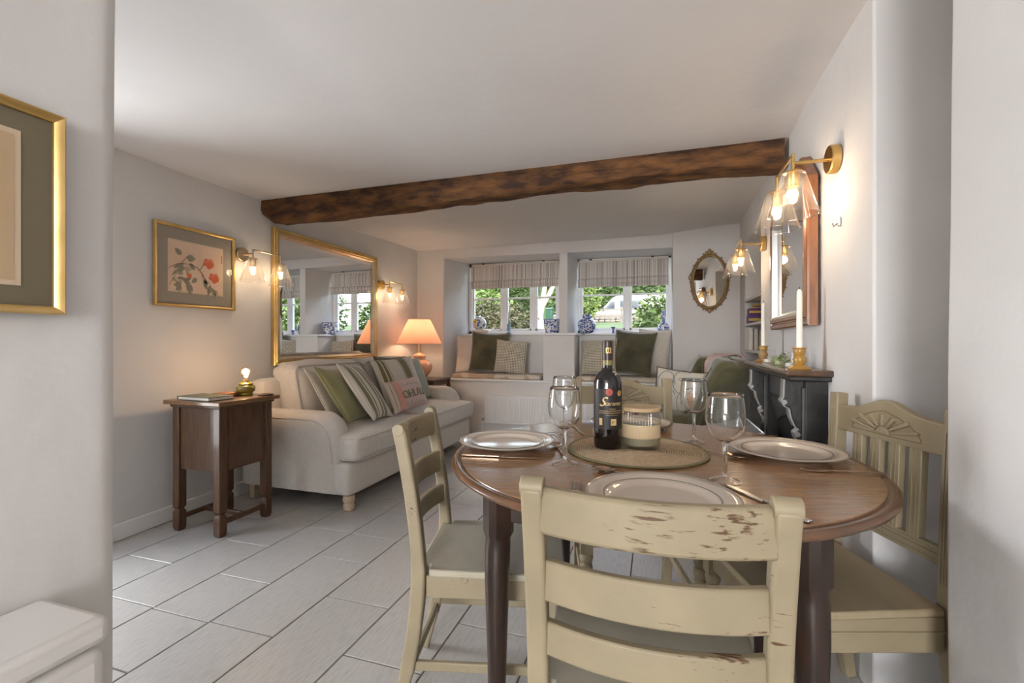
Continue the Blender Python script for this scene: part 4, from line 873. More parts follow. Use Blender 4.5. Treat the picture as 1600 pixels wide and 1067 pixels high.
# ================================================================== OAK SIDE CABINET BY THE WALL
t = thing('sewing_cabinet', 'dark oak side cabinet on block legs beside the sofa', 'cabinet', (-2.462, 2.06, 0))
a, b = .178, .178
for sx in (-1, 1):
    for sy in (-1, 1):
        m = M(); x, y = sx * (a - .024), sy * (b - .024); m.box(x - .024, x + .024, y - .024, y + .024, .135, .715)
        m.add([(x + i * .024 * k, y + j * .024 * k, z) for z, k in ((.135, 1), (.125, .72), (.118, .72), (.108, 1), (.02, 1), (0, .8)) for i, j in ((-1, -1), (1, -1), (1, 1), (-1, 1))],
              [(r * 4 + q, r * 4 + (q + 1) % 4, r * 4 + 4 + (q + 1) % 4, r * 4 + 4 + q) for r in range(5) for q in range(4)] + [(20, 21, 22, 23)])
        m.build('leg', OAKD, t, bevel=.004)
M().box(-a + .012, a - .012, -b + .012, b - .012, .355, .72).build('body', OAKD, t, bevel=.002)
fp = M().box(a - .012, a - .004, -b + .05, b - .05, .362, .712).build('front_panel', OAKD, t, bevel=.002)
def bead(y0, z0, y1, z1):
    n = 22; m = M()
    for k in range(n): u = (k + .5) / n; m.soft((a - .003, y0 + (y1 - y0) * u, z0 + (z1 - z0) * u), (.010, .011 if y0 != y1 else .008, .011 if z0 != z1 else .008), .003, n=2)
    o = m.build('bead_moulding', OAKD, fp, smooth=60); o['kind'] = 'stuff'
bead(-b + .055, .37, -b + .055, .705); bead(b - .055, .37, b - .055, .705); bead(-b + .055, .363, b - .055, .363); bead(-b + .055, .708, b - .055, .708)
M().box(-a - .035, a + .035, -b - .03, b + .03, .724, .749).build('top', OAKT, t, bevel=.005)
M().box(-a - .01, a + .012, -b - .008, b + .008, .708, .725).build('top_moulding', OAKD, t, bevel=.005)
for s in (-1, 1): M().bar([(s * (a - .024), -b + .03, .072), (s * (a - .024), b - .03, .072)], .026, .022, side=(0, 0, 1)).build('stretcher', OAKD, t, bevel=.004)
M().bar([(-a + .03, 0, .072), (a - .03, 0, .072)], .026, .022, side=(0, 0, 1)).build('stretcher', OAKD, t, bevel=.004)
TZ2 = .7495
t = thing('notebook', 'sage green hardback notebook on the oak cabinet', 'notebook', (-2.47, 1.95, TZ2), R(-4))
M().box(-.13, .13, -.075, .075, .001, .004).build('back_cover', BOOKG, t, bevel=.001); M().box(-.126, .127, -.072, .072, .004, .017).build('pages', PAPER, t); M().box(-.13, .13, -.075, .075, .017, .021).build('front_cover', BOOKG, t, bevel=.001); M().box(-.132, -.128, -.075, .075, .001, .021).build('spine', BOOKG, t)
t = thing('coaster_stack', 'small stack of dark and tan leather coasters on oak cabinet', 'coasters', (-2.475, 2.085, TZ2), R(6))
for k, mt in enumerate((BLK, TANB, BLK)): M().box(-.055, .055, -.055, .055, k * .008, k * .008 + .007).build('coaster', mt if k < 2 else TANB, t, bevel=.001)
t = thing('round_coaster', 'single black coaster at the right of oak cabinet top', 'coaster', (-2.30, 2.205, TZ2))
M().lathe([(0, 0), (.042, 0), (.045, .003), (.043, .007), (0, .007)], 32).build('disc', BLK, t); M().lathe([(.038, .007), (.040, .0085), (.042, .007)], 32, cap=False).build('rim', TANB, t)
def globe_bulb(t, z, r, fil=True):
    M().lathe([(.012, z)] + [(max(.012, r * math.sin(a)), z + .02 + r - r * math.cos(a)) for a in [math.pi * k / 14 for k in range(2, 14)]] + [(0, z + .02 + 2 * r)], 28, cap=False).build('bulb', BULBG, t, smooth=60)
    pts = []
    for k in range(5): x = (k - 2) * .006; pts += [(x, .004 * (-1) ** k, z + .025), (x + .002, 0, z + .025 + r * 1.2)] if k % 2 == 0 else [(x, 0, z + .025 + r * 1.2), (x + .002, 0, z + .025)]
    M().tube(pts, .0012, 5).build('filament', FIL, t)
t = thing('glass_lamp', 'small green glass lamp with bare glowing bulb on oak cabinet', 'lamp', (-2.42, 2.17, TZ2))
M().lathe([(0, 0), (.036, 0), (.040, .004), (.040, .018), (.050, .024), (.053, .034), (.053, .052), (.048, .058), (.040, .062), (.040, .072), (.030, .076), (.024, .084), (0, .084)], 36).build('base', GRN_GLASS, t, smooth=40)
M().lathe([(.017, .082), (.017, .096), (0, .096)], 20).build('socket', BRASS, t); globe_bulb(t, .090, .034)
o = light('glass_lamp_light', 'POINT', (-2.42, 2.17, TZ2 + .145), 2.0, (1, .68, .40), shadow_soft_size=.03); 
# ================================================================== PICTURES
def leafshape(m, x, z, ang, ln, wd, y=-.0):
    c_, s_ = math.cos(ang), math.sin(ang); pts = [(0, 0), (.3, .5), (.65, .42), (1, 0), (.65, -.42), (.3, -.5)]
    m.add([(x + (p * ln) * c_ - (q * wd) * s_, y, z + (p * ln) * s_ + (q * wd) * c_) for p, q in pts], [(0, 1, 2, 3, 4, 5)])
def frame4(m, w_, h_, fw, prof):
    """mitred frame in x (width) - z (height), front towards -y; prof = [(inset, depth)] from outer edge in"""
    N = len(prof); vs = []; fs = []
    for sx, sz in ((-1, -1), (1, -1), (1, 1), (-1, 1)):
        for i_, d_ in prof: vs.append((sx * (w_ / 2 - i_), -d_, sz * (h_ / 2 - i_)))
    for c_ in range(4):
        for i in range(N - 1): fs.append((c_ * N + i, c_ * N + i + 1, ((c_ + 1) % 4) * N + i + 1, ((c_ + 1) % 4) * N + i))
    return m.add(vs, fs)
def picture(name, label, loc, rz, w_, h_, fw, gold, mount, card, pw, ph, art, pz=0):
    t = thing(name, label, 'picture', loc, rz)
    frame4(M(), w_, h_, fw, [(0, 0), (0, .022), (.003, .025), (fw * .45, .023), (fw - .003, .018), (fw, .014), (fw, .006)]).build('frame', gold, t, smooth=30)
    M().box(-w_ / 2 + .004, w_ / 2 - .004, -.004, 0, -h_ / 2 + .004, h_ / 2 - .004).build('backing', TANB, t)
    M().box(-w_ / 2 + fw - .002, w_ / 2 - fw + .002, -.007, -.004, -h_ / 2 + fw - .002, h_ / 2 - fw + .002).build('mount', mount, t)
    M().box(-pw / 2 - .01, pw / 2 + .01, -.0078, -.007, pz - ph / 2 - .01, pz + ph / 2 + .01).build('mount_bevel', CARD, t)
    pr = M().box(-pw / 2, pw / 2, -.0084, -.0078, pz - ph / 2, pz + ph / 2).build('print', art[0], t)
    art[1](pr)
    g = fw - .001; M().add([(-w_ / 2 + g, -.0115, -h_ / 2 + g), (w_ / 2 - g, -.0115, -h_ / 2 + g), (w_ / 2 - g, -.0115, h_ / 2 - g), (-w_ / 2 + g, -.0115, h_ / 2 - g)], [(0, 1, 2, 3)]).build('glass', PICG, t, smooth=0)
    return t
def roses(pr):
    y = -.0088; br = M()
    for p_, r_ in (([(-.178, -.02), (-.13, .012), (-.09, .02), (-.04, .018), (.0, .008), (.03, -.025), (.06, -.07)], .0042), ([(-.10, .02), (-.075, .055), (-.06, .072)], .0025), ([(.02, -.005), (.045, .04)], .003), ([(-.175, -.12), (-.14, -.06), (-.09, -.03)], .002), ([(.03, -.03), (.045, -.09), (.085, -.14)], .002)): br.tube([(x, y, z) for x, z in p_], r_, 5, flat=.15)
    br.build('branch', INKD, pr, smooth=0)
    k = random.Random(5)
    for i in range(20):
        x, z = k.uniform(-.165, -.06), k.uniform(-.12, .03); m = M(); leafshape(m, x, z, k.uniform(-2.5, .6), k.uniform(.04, .07), k.uniform(.018, .028), y - .0001 * i / 20); m.build('leaf', (INKG, INKG2)[i % 3 == 0], pr, smooth=0)
    for x, z, an, ln, wd in ((-.10, .07, 2.4, .055, .035), (-.07, .06, 0, .06, .045), (-.05, .03, -.9, .055, .03), (-.13, -.09, -1.1, .06, .03), (-.06, -.10, -1.0, .06, .03), (.0, -.06, -2.4, .05, .03), (.05, -.06, -1.4, .07, .03), (.09, -.09, -1.8, .08, .03), (.10, -.11, -1.2, .07, .03), (.13, -.12, -1.5, .06, .025), (.04, -.07, -.3, .05, .025)):
        m = M(); leafshape(m, x, z, an, ln, wd, y - .00015); m.build('leaf', INKG if wd > .029 else INKG2, pr, smooth=0)
    def rose(x, z, r, nm):
        for j in range(9):
            a_ = j * 2.4; rr = r * (.62 if j < 6 else .25); px_, pz_ = x + rr * math.cos(a_), z + rr * math.sin(a_); q = [(px_ + r * .5 * math.cos(2 * math.pi * e / 10), y - .0003 - .0001 * j / 9, pz_ + r * .46 * math.sin(2 * math.pi * e / 10)) for e in range(10)]
            M().add(q, [tuple(range(10))]).build(nm, INKR if j % 3 else INKR2, pr, smooth=0)
    rose(.078, .045, .034, 'rose_petal'); rose(.115, -.045, .034, 'rose_petal'); rose(-.052, -.05, .016, 'rosebud')
    for j in range(4): M().box(.168, .174, y - .0002, y, .10 - j * .013, .109 - j * .013).build('inscription_mark', INKD, pr, smooth=0)
INKR2 = pm('ink_red_light', (.74, .25, .13), .9)
def gourds(pr):
    y = -.0088; k = random.Random(9)
    br = M(); br.tube([(-.03, y, -.16), (.0, y, -.05), (-.02, y, .05), (.03, y, .14)], .003, 5, flat=.15); br.tube([(.0, y, -.05), (.04, y, -.02), (.055, y, .02)], .002, 5, flat=.15); br.build('branch', INKD, pr, smooth=0)
    for x, z, an in ((.05, .02, .2), (.055, -.01, -.8), (.06, -.05, .1), (.06, -.085, -.6), (-.03, .06, 2), (-.05, 0, 2.6), (-.04, -.08, 3.4), (.02, .11, .4)):
        m = M(); leafshape(m, x, z, an, .045, .032, y - .0001); m.build('leaf', INKG2 if k.random() > .5 else INKG, pr, smooth=0)
picture('framed_rose_print', 'gilt-framed print of red roses on the left wall', (XL + .004, 2.15, 1.543), R(90), .53, .50, .018, GOLD, MOUNT2, CARD, .345, .30, (PRINT, roses), .0)
picture('framed_botanical_print', 'large gilt-framed botanical print on the nearest left wall', (XN + .004, .3885, 1.334), R(90), .43, .400, .0155, GOLD, MOUNT, CARD, .285, .275, (PRINT2, gourds), 0)
# ================================================================== MIRRORS
t = thing('wall_mirror', 'large gilt-framed rectangular mirror above the sofa', 'mirror', (XL + .004, 3.407, 1.423), R(90))
w_, h_ = 1.335, 1.058
frame4(M(), w_, h_, .06, [(0, 0), (0, .028), (.006, .036), (.014, .034), (.020, .030), (.026, .038), (.036, .038), (.042, .030)]).build('frame', GOLD, t, smooth=30)
frame4(M(), w_ - .084, h_ - .084, .03, [(0, .0), (0, .030), (.010, .033), (.018, .026), (.026, .016), (.028, .010)]).build('inner_frame', GOLDL, t, smooth=30)
M().box(-w_ / 2 + .01, w_ / 2 - .01, -.008, 0, -h_ / 2 + .01, h_ / 2 - .01).build('backing', TANB, t)
M().add([(s * (w_ / 2 - .095), -.0135, z * (h_ / 2 - .095)) for s, z in ((-1, -1), (1, -1), (1, 1), (-1, 1))], [(0, 1, 2, 3)]).build('mirror_glass', MIRROR, t, smooth=0)
frame4(M(), w_ - .138, h_ - .138, .03, [(0, .0105), (.026, .0135)]).build('bevelled_edge', MIRROR, t, smooth=0)
# oval mirror
t = thing('oval_mirror', 'small oval mirror in an ornate antique gilt frame', 'mirror', (.495, 4.978, 1.681)); AGILT = pm('antique_gilt', (.20, .125, .05), .45, .4, c2=(.30, .19, .08), nscale=30)
ea, eb = .158, .262
def ov(k, a_=ea, b_=eb, y=0): a = 2 * math.pi * k; return (a_ * math.cos(a), y, b_ * math.sin(a))
M().tube([ov(k / 64, y=-.014) for k in range(64)], .0135, 10, close=True).build('frame', AGILT, t, smooth=180); M().tube([ov(k / 64, ea + .016, eb + .016, y=-.009) for k in range(64)], .008, 8, close=True).build('outer_band', AGILT, t, smooth=180)
M().add([ov(k / 64, y=-.010) for k in range(64)], [tuple(range(64))]).build('mirror_glass', MIRROR, t, smooth=0)
for k in range(40):
    a = 2 * math.pi * k / 40
    if k % 2 == 0 or 8 < k < 12 or 28 < k < 32: s = .009 + .005 * abs(math.sin(a)) ; M().soft((0, 0, 0), (s * 1.6, .014, s * 1.2), .004, n=3).build('beading', AGILT, t, loc=((ea + .026) * math.cos(a), -.010, (eb + .026) * math.sin(a)), rot=(0, -a, 0), smooth=180)
for sgn in (1, -1):
    for x, z, s in ((0, .062, .030), (-.026, .048, .026), (.026, .048, .026), (-.055, .034, .022), (.055, .034, .022), (0, .038, .036)):
        M().soft((0, 0, 0), (s, .016, s * .9), .007, n=3).build('crest_ornament', AGILT, t, loc=(x, -.011, sgn * (eb + z * (.9 if sgn > 0 else .62) - (abs(x) * .25))), smooth=180)
for sgn in (1, -1):
    M().tube([(sgn * (ea + .02), -.01, .02), (sgn * (ea + .038), -.01, .035), (sgn * (ea + .036), -.01, .06), (sgn * (ea + .014), -.01, .085)], .006, 6).build('side_scroll', AGILT, t, smooth=180)
# overmantel mirror with canted top corners
t = thing('overmantel_mirror', 'tall mahogany-framed mirror with canted top above the mantel', 'mirror', (wallx(2.5) - .005, 2.515, 1.145), R(-90) - math.atan(.0574) * .9)
def octa(i_, d_): w2, h2, ct = .425 - i_, .72 - i_ , .12 - i_ * .35; return [(-w2, -d_, i_), (w2, -d_, i_), (w2, -d_, h2 - ct), (w2 - ct * 1.1, -d_, h2), (-w2 + ct * 1.1, -d_, h2), (-w2, -d_, h2 - ct)]
def octframe(prof, nm, mat):
    m = M(); vs = sum([octa(i_, d_) for i_, d_ in prof], []); m.add(vs, [(j * 6 + k, j * 6 + (k + 1) % 6, j * 6 + 6 + (k + 1) % 6, j * 6 + 6 + k) for j in range(len(prof) - 1) for k in range(6)]); m.build(nm, mat, t, smooth=25)
octframe([(0, 0), (0, .030), (.006, .036), (.022, .036), (.026, .030), (.032, .030), (.036, .042), (.052, .042), (.058, .034)], 'frame', MAHOG); octframe([(.057, .035), (.064, .036), (.070, .026), (.076, .018), (.080, .012)], 'inner_slip', SILVER)
M().add(octa(.003, .004), [(0, 1, 2, 3, 4, 5)]).build('backing', MAHOG, t, smooth=0); M().add(octa(.078, .0125), [(0, 1, 2, 3, 4, 5)]).build('mirror_glass', MIRROR, t, smooth=0)
M().soft((0, 0, 0), (.10, .03, .03), .01, n=4).build('crest', MAHOG, t, loc=(0, -.02, .728), smooth=180)
# ================================================================== WALL LIGHTS
def sconce(label, x, y, z, sgn, metal, rod, sp, power):
    """plate on the wall at x; rod reaches out by rod*sgn, bar runs along +Y to a second shade"""
    t = thing('wall_light', label, 'wall light', (x, y, z), group='twin glass wall lights')
    M().lathe([(0, 0), (.048, 0), (.050, .002), (.050, .026), (.047, .030), (0, .030)], 36).build('wall_plate', metal, t, rot=(0, R(90) * sgn, 0), bevel=.001)
    xr = rod * sgn; M().tube([(.02 * sgn, 0, 0), (xr, 0, 0)], .0068, 12).build('arm', metal, t)
    M().tube([(xr, 0, .030), (xr, sp, .030)], .0052, 10).build('cross_bar', metal, t)
    for yy in (0, sp):
        M().tube([(xr, yy, .034), (xr, yy, -.035)], .0062, 12).build('stem', metal, t)
        M().lathe([(0, -.030), (.030, -.030), (.032, -.034), (.032, -.036), (.021, -.037), (.021, -.085), (.019, -.088), (0, -.088)], 24, (xr, yy, 0)).build('lamp_holder', metal, t)
        M().lathe([(.022, -.036), (.039, -.038), (.042, -.044), (.084, -.190)], 40, (xr, yy, 0), cap=False).build('shade', SHADEG, t, smooth=60)
        M().tube([(xr + .0842 * math.cos(2 * math.pi * k / 36), yy + .0842 * math.sin(2 * math.pi * k / 36), -.190) for k in range(36)], .0026, 6, close=True).build('shade_rim', WINEG, t, smooth=180)
        M().lathe([(.010, -.086), (.013, -.096), (.021, -.115), (.0225, -.128), (.019, -.142), (.010, -.150), (0, -.152)], 20, (xr, yy, 0), cap=False).build('bulb', BULBG, t, smooth=180)
        M().lathe([(0, -.098), (.005, -.102), (.0075, -.115), (.0075, -.128), (.004, -.138), (0, -.140)], 12, (xr, yy, 0)).build('filament', GLOW, t, smooth=180)
        light('wall_light_glow', 'POINT', (x + xr, y + yy, z - .12), power, (1, .80, .58), shadow_soft_size=.022)
sconce('twin glass wall light between rose print and gilt mirror', XL + .006, 2.47, 1.69, 1, NICKEL, .115, .245, .9)
sconce('twin glass wall light on left wall beyond the gilt mirror', XL + .006, 4.17, 1.68, 1, BRASS, .115, .245, .9)
sconce('twin brass wall light in foreground above the fan-back chair', .613, 1.91, 1.735, -1, BRASS, .14, .235, 1.9)
sconce('twin brass wall light between mantel mirror and alcove', wallx(3.4) - .004, 3.40, 1.735, -1, BRASS, .145, .235, 1.2)
t = thing('picture_hook', 'small white picture hook on bare right wall', 'hook', (.613, 1.885, 1.505)); M().soft((-.004, 0, 0), (.008, .016, .034), .003, n=3).build('plate', WHITE, t, smooth=180); M().tube([(-.006, 0, -.006), (-.020, 0, -.018), (-.022, 0, -.006)], .003, 6).build('prong', STEELB, t)
# ================================================================== PEACH LAMP AND ITS TABLE
t = thing('lamp_table', 'small dark carved table behind the sofa under peach lamp', 'side table', (-2.54, 4.66, 0))
M().box(-.22, .22, -.22, .22, .635, .66).build('top', OAKD, t, bevel=.006)
for sx in (-1, 1):
    for sy in (-1, 1): M().tube([(sx * .19, sy * .19, .64), (sx * .20, sy * .2, .56), (sx * .175, sy * .175, .42), (sx * .165, sy * .165, .2), (sx * .19, sy * .19, .0)], [.022, .024, .018, .014, .016], 10).build('leg', OAKD, t, smooth=180)
for s in (-1, 1): M().box(s * .19 - .01, s * .19 + .01, -.17, .17, .585, .636).build('apron', OAKD, t, bevel=.003); M().box(-.17, .17, s * .19 - .01, s * .19 + .01, .585, .636).build('apron', OAKD, t, bevel=.003)
t = thing('table_lamp', 'peach ceramic table lamp with wide peach shade', 'lamp', (-2.535, 4.52, .6605))
M().lathe([(0, 0), (.07, 0), (.072, .012), (.085, .03), (.128, .085), (.142, .13), (.136, .165), (.105, .200), (.062, .222), (.058, .236), (.070, .242), (.072, .258), (.060, .272), (.030, .290), (.014, .296), (0, .298)], 40).build('base', PEACH, t, smooth=60)
M().lathe([(.010, .295), (.010, .40), (0, .40)], 14).build('stem', BRASS, t)
SHP = bpy.data.materials.new('peach_shade'); SHP.use_nodes = True; n = SHP.node_tree; bs = n.nodes['Principled BSDF']; bs.inputs['Base Color'].default_value = (.86, .56, .44, 1); bs.inputs['Roughness'].default_value = .9
trl = n.nodes.new('ShaderNodeBsdfTranslucent'); trl.inputs[0].default_value = (.90, .50, .34, 1); mx = n.nodes.new('ShaderNodeMixShader'); mx.inputs[0].default_value = .42; n.links.new(bs.outputs[0], mx.inputs[1]); n.links.new(trl.outputs[0], mx.inputs[2]); n.links.new(mx.outputs[0], n.nodes['Material Output'].inputs[0])
M().lathe([(.252, .395), (.250, .395), (.120, .665), (.122, .665)], 56, cap=False).build('shade', SHP, t, smooth=60)
for z, r in ((.395, .252), (.665, .122)): M().tube([(r * math.cos(2 * math.pi * k / 48), r * math.sin(2 * math.pi * k / 48), z) for k in range(48)], .003, 6, close=True).build('shade_trim', PEACH, t, smooth=180)
M().lathe([(0, .40), (.02, .41), (.028, .45), (.02, .48), (0, .49)], 16).build('bulb', GLOW, t, smooth=180)
light('table_lamp_glow', 'POINT', (-2.535, 4.52, 1.20), 2.4, (1, .74, .5), shadow_soft_size=.04)
# ================================================================== FIREPLACE
FX = .615
t = thing('fireplace', 'black cast iron fireplace surround with mantel shelf on right wall', 'fireplace', (FX, 2.40, 0), -math.atan(.0) )
M().prism([(-.155, -.45), (.012, -.45), (.012, .45), (-.155, .45)], 'z', .948, .972).build('mantel_shelf', MANTT, t, bevel=.008, segs=3); M().box(-.135, .01, -.43, .43, .928, .950).build('shelf_moulding', BLACKI, t, bevel=.006)
for s in (-1, 1):
    M().box(-.075, .010, s * .33 - .06, s * .33 + .06, 0, .930).build('jamb', BLACKI, t, bevel=.004)
    M().box(-.082, -.07, s * .33 - .05, s * .33 - .035, .05, .90).build('fillet', IRONG, t, bevel=.002); M().box(-.082, -.07, s * .33 + .035, s * .33 + .05, .05, .90).build('fillet', BLACKI, t, bevel=.002)
    cp = [(-.07, .93), (-.135, .93), (-.137, .86), (-.145, .845), (-.135, .825), (-.118, .815), (-.112, .78), (-.098, .745), (-.085, .735), (-.098, .72), (-.095, .70), (-.08, .68), (-.07, .64)]
    M().prism(cp, 'y', s * .33 - .028, s * .33 + .028).build('corbel', BLACKI, t, bevel=.003)
    M().bar([(x - .003, s * .33, z) for x, z in cp[1:]], .040, .006, side=(0, 1, 0)).build('corbel_face', IRONH, t)  # added strip carrying the painted highlight
    for x, z in ((-.139, .84), (-.093, .715)): M().tube([(x, s * .33 - .030, z), (x, s * .33 + .030, z)], .010, 10).build('scroll', IRONH, t)
M().box(-.060, .010, -.28, .28, .80, .930).build('frieze', BLACKI, t, bevel=.004); M().box(-.064, -.058, -.25, .25, .82, .91).build('frieze_panel', IRONG, t, bevel=.004)
M().grid(lambda u, v: (-.058 + .03 * v, -.27 + .54 * u, .80 - (.07 + .06 * abs(2 * u - 1) ** 2.2) * v), 16, 6).build('hood', IRONG, t, smooth=180)
M().box(-.02, .008, -.28, .28, 0, .80).build('fireback', pm('fireback_black', (.006, .005, .005), .9), t)  # flat black panel filling the fire opening
M().box(-.11, .0, -.42, .42, .0, .025).build('hearth', pm('slate', (.06, .06, .065), .5), t, bevel=.006)
for k in range(7): M().tube([(-.11, -.18 + k * .06, .10), (-.12, -.18 + k * .06, .30)], .006, 6).build('grate_bar', BLACKI, t)
M().box(-.13, -.02, -.21, .21, .08, .10).build('grate_base', BLACKI, t); M().bar([(-.12, -.2, .30), (-.12, .2, .30)], .014, .014).build('grate_rail', BLACKI, t)
t = thing('coal_box', 'grey metal coal box with sloping lid before the fireplace', 'coal box', (.345, 2.62, .0)); ZINC = pm('zinc', (.30, .295, .295), .42, .4, c2=(.22, .215, .215), nscale=8)
M().prism([(-.16, 0), (.13, 0), (.13, .62), (-.16, .56)], 'y', -.20, .20).build('body', ZINC, t, bevel=.01); lid = M().prism([(-.18, .565), (.135, .628), (.135, .64), (-.18, .58)], 'y', -.215, .215).build('lid', ZINC, t, bevel=.004); M().tube([(-.17, -.215, .583), (.13, -.215, .645), (.13, .215, .645)], .006, 8).build('lid_edge', STEELB, t)
t = thing('fire_poker', 'iron poker with turned knob leaning by the near jamb', 'poker', (.44, 2.20, .0)); M().tube([(0, 0, 0), (.03, -.01, .60)], .008, 8).build('shaft', BLACKI, t); M().lathe([(0, 0), (.010, 0), (.012, .03), (.022, .045), (.024, .06), (.016, .078), (0, .082)], 18, (.03, -.01, .60)).build('knob', TANB, t)
# mantel ornaments
MZ2 = .9725
def candlestick(label, x, y, hc):
    t = thing('candlestick', label, 'candlestick', (x, y, MZ2), group='candlesticks on the mantel')
    M().lathe([(0, 0), (.040, 0), (.041, .004), (.030, .010), (.017, .016), (.019, .022), (.024, .034), (.022, .046), (.016, .052), (.019, .060), (.022, .070), (.020, .078), (.025, .081), (.025, .084), (.013, .084), (0, .083)], 28).build('holder', OCHRE, t, smooth=50)
    M().lathe([(.0115, .078), (.0095, hc), (.004, hc + .010), (0, hc + .011)], 18).build('candle', CANDLE, t, smooth=60); M().tube([(0, 0, hc + .01), (.001, 0, hc + .02)], .0012, 5).build('wick', BLK, t)
candlestick('ochre candlestick with white candle at near end of mantel', .525, 2.03, .30); candlestick('ochre candlestick with white candle at far end of mantel', .545, 2.77, .31)
GREENG = thin_glass('green_tint_glass', (.80, .88, .66), 1.5); SPRIG = pm('moss', (.12, .17, .03), .8)
for k, (lb, y, r, h_) in enumerate((('small cut glass tealight dish nearest the near candlestick', 2.17, .036, .062), ('small low glass tealight holder with green sprigs mid mantel', 2.36, .032, .040), ('small cut glass tealight dish beside the far candlestick', 2.58, .038, .062))):
    t = thing('tealight_holder', lb, 'tealight', (.53, y, MZ2), group='tealight holders on the mantel'); m = M()
    m.grid(lambda u, v: ((r * (.72 + .28 * v) + .0022 * math.cos(u * 2 * math.pi * 9)) * math.cos(2 * math.pi * u), (r * (.72 + .28 * v) + .0022 * math.cos(u * 2 * math.pi * 9)) * math.sin(2 * math.pi * u), h_ * v), 54, 5, cu=True); m.build('bowl', (WINEG, GREENG)[k == 1], t, smooth=40)
    M().lathe([(0, .003), (r * .55, .003), (r * .55, .018), (0, .018)], 20).build('tealight', CANDLE, t); M().tube([(r * math.cos(2 * math.pi * q / 30), r * math.sin(2 * math.pi * q / 30), h_) for q in range(30)], .002, 6, close=True).build('rim', WINEG, t, smooth=180)
t = thing('moss_sprig', 'little sprig of greenery lying between the glass holders', 'greenery', (.525, 2.265, MZ2)); leaves(46, blob(0, 0, .03, .022, .035, .024), .010, 31).build('leaves', SPRIG, t, smooth=0); M().tube([(0, -.03, .003), (0, 0, .02), (0, .03, .03)], .002, 5).build('stem', TWIG, t)
# ================================================================== ALCOVE
SHW = pm('shelf_paint', (.62, .58, .54), .6)
for k, z in enumerate((1.43, 1.215, .985, .70)):
    o = M().box(wallx(A0) + .045, .975, A0 + .003, A1 - .003, z, z + .022).build('alcove_shelf', SHW, bevel=.003)
    tag(o, ('painted top shelf board in the right-hand alcove', 'painted second shelf board in alcove holding the purple boxes', 'painted third shelf board in alcove holding the pale books', 'painted lowest shelf board in alcove behind the armchair')[k], 'shelf', 'alcove shelves')
PUR = pm('purple_card', (.10, .03, .17), .5); YLW = pm('yellow_card', (.60, .42, .06), .5); OFFW = pm('offwhite_card', (.74, .70, .65), .7)
def carton(label, x, y, z, sx, sy, sz, mat, band):
    t = thing('carton', label, 'box', (x, y, z), group='cartons in the alcove'); M().box(-sx / 2, sx / 2, -sy / 2, sy / 2, 0, sz).build('box', mat, t, bevel=.002); M().box(-sx / 2 - .001, sx / 2 - .01, -sy / 2 - .001, -sy / 2, sz * .3, sz * .62).build('printed_band', band, t)
carton('lower purple carton with yellow print on alcove shelf', .83, 4.44, 1.2375, .16, .12, .07, PUR, YLW); carton('upper purple carton with yellow top stacked in alcove', .83, 4.44, 1.3085, .15, .11, .06, PUR, YLW); carton('small yellow carton on top of the purple ones', .84, 4.44, 1.3695, .10, .08, .035, YLW, PUR)
for k in range(3):
    t = thing('shelf_book', ('pale book at wall end of the third alcove shelf', 'pale book standing in middle of alcove book row', 'pale book at the room end of alcove row')[2 - k], 'book', (.76 + k * .04, 4.42, 1.0075), group='books in the alcove'); M().box(-.015, .015, -.08, .08, 0, .19 - .01 * k).build('cover', OFFW, t, bevel=.002); M().box(-.012, .012, -.078, .082, .003, .192 - .01 * k).build('pages', PAPER, t)
# ================================================================== ARMCHAIR
ac = thing('tub_armchair', 'olive green velvet button-back tub armchair beside fireplace', 'armchair', (.345, 3.98, 0))
M().soft((-.02, .0, .24), (.62, .72, .24), .05, n=8).build('base', CHAIRG, ac, smooth=180)
M().soft((-.06, .0, .40), (.56, .50, .13), .05, (0, 0, .02), 10, .004).build('seat_cushion', CHAIRG, ac, smooth=180)
# outer back sweeps round: path in plan from near arm front, round the right, to far arm front
def tub(u):
    a = -math.pi * .5 + math.pi * u
    if u < .22: k = u / .22; return Vector((-.30 + .30 * k, -.34, 0)), Vector((0, -1, 0))
    if u > .78: k = (1 - u) / .22; return Vector((-.30 + .30 * k, .34, 0)), Vector((0, 1, 0))
    b = -math.pi / 2 + math.pi * (u - .22) / .56; return Vector((.02 + .27 * math.cos(b) - .02, .34 * math.sin(b), 0)), Vector((math.cos(b), math.sin(b), 0))
def tubh(u): k = max(0, min(1, (u - .11) / .17)); k2 = max(0, min(1, (.95 - u) / .18)); k = k * k * (3 - 2 * k); k2 = k2 * k2 * (3 - 2 * k2); return .56 + .40 * min(k, k2)
def tubf(u, v):
    # v: 0 inner bottom -> up -> roll over the top -> outer bottom
    c_, nrm = tub(u); h = tubh(u); rr = .095
    pr = [(-.10, .34), (-.12, h * .5 + .14), (-.14, h - .16), (-.135, h - .08), (-.09, h - .02), (-.01, h), (.07, h - .025), (.115, h - .09), (.11, h - .17), (.075, h - .24), (.06, h * .4), (.05, .14)]
    f = v * (len(pr) - 1); i = min(int(f), len(pr) - 2); g_ = f - i; o_ = pr[i][0] * (1 - g_) + pr[i + 1][0] * g_; z = pr[i][1] * (1 - g_) + pr[i + 1][1] * g_
    tuft = 0
    if .06 < v < .62: tuft = -.040 * max(0, math.cos(u * math.pi * 18)) ** 3 * max(0, math.cos((v - .2) * math.pi * 6.5)) ** 3 + .022 * abs(math.sin(u * math.pi * 9)) ** .7
    q = c_ + nrm * (o_ - tuft * (1 if v < .5 else -1)); return (q.x, q.y, z)
M().grid(tubf, 100, 44).build('tub_back', CHAIRG, ac, smooth=180)
for u in (0, 1):
    q = [tubf(u, k / 44) for k in range(45)]; M().add(q, [tuple(range(45))]).build('arm_front', CHAIRG, ac, smooth=0)
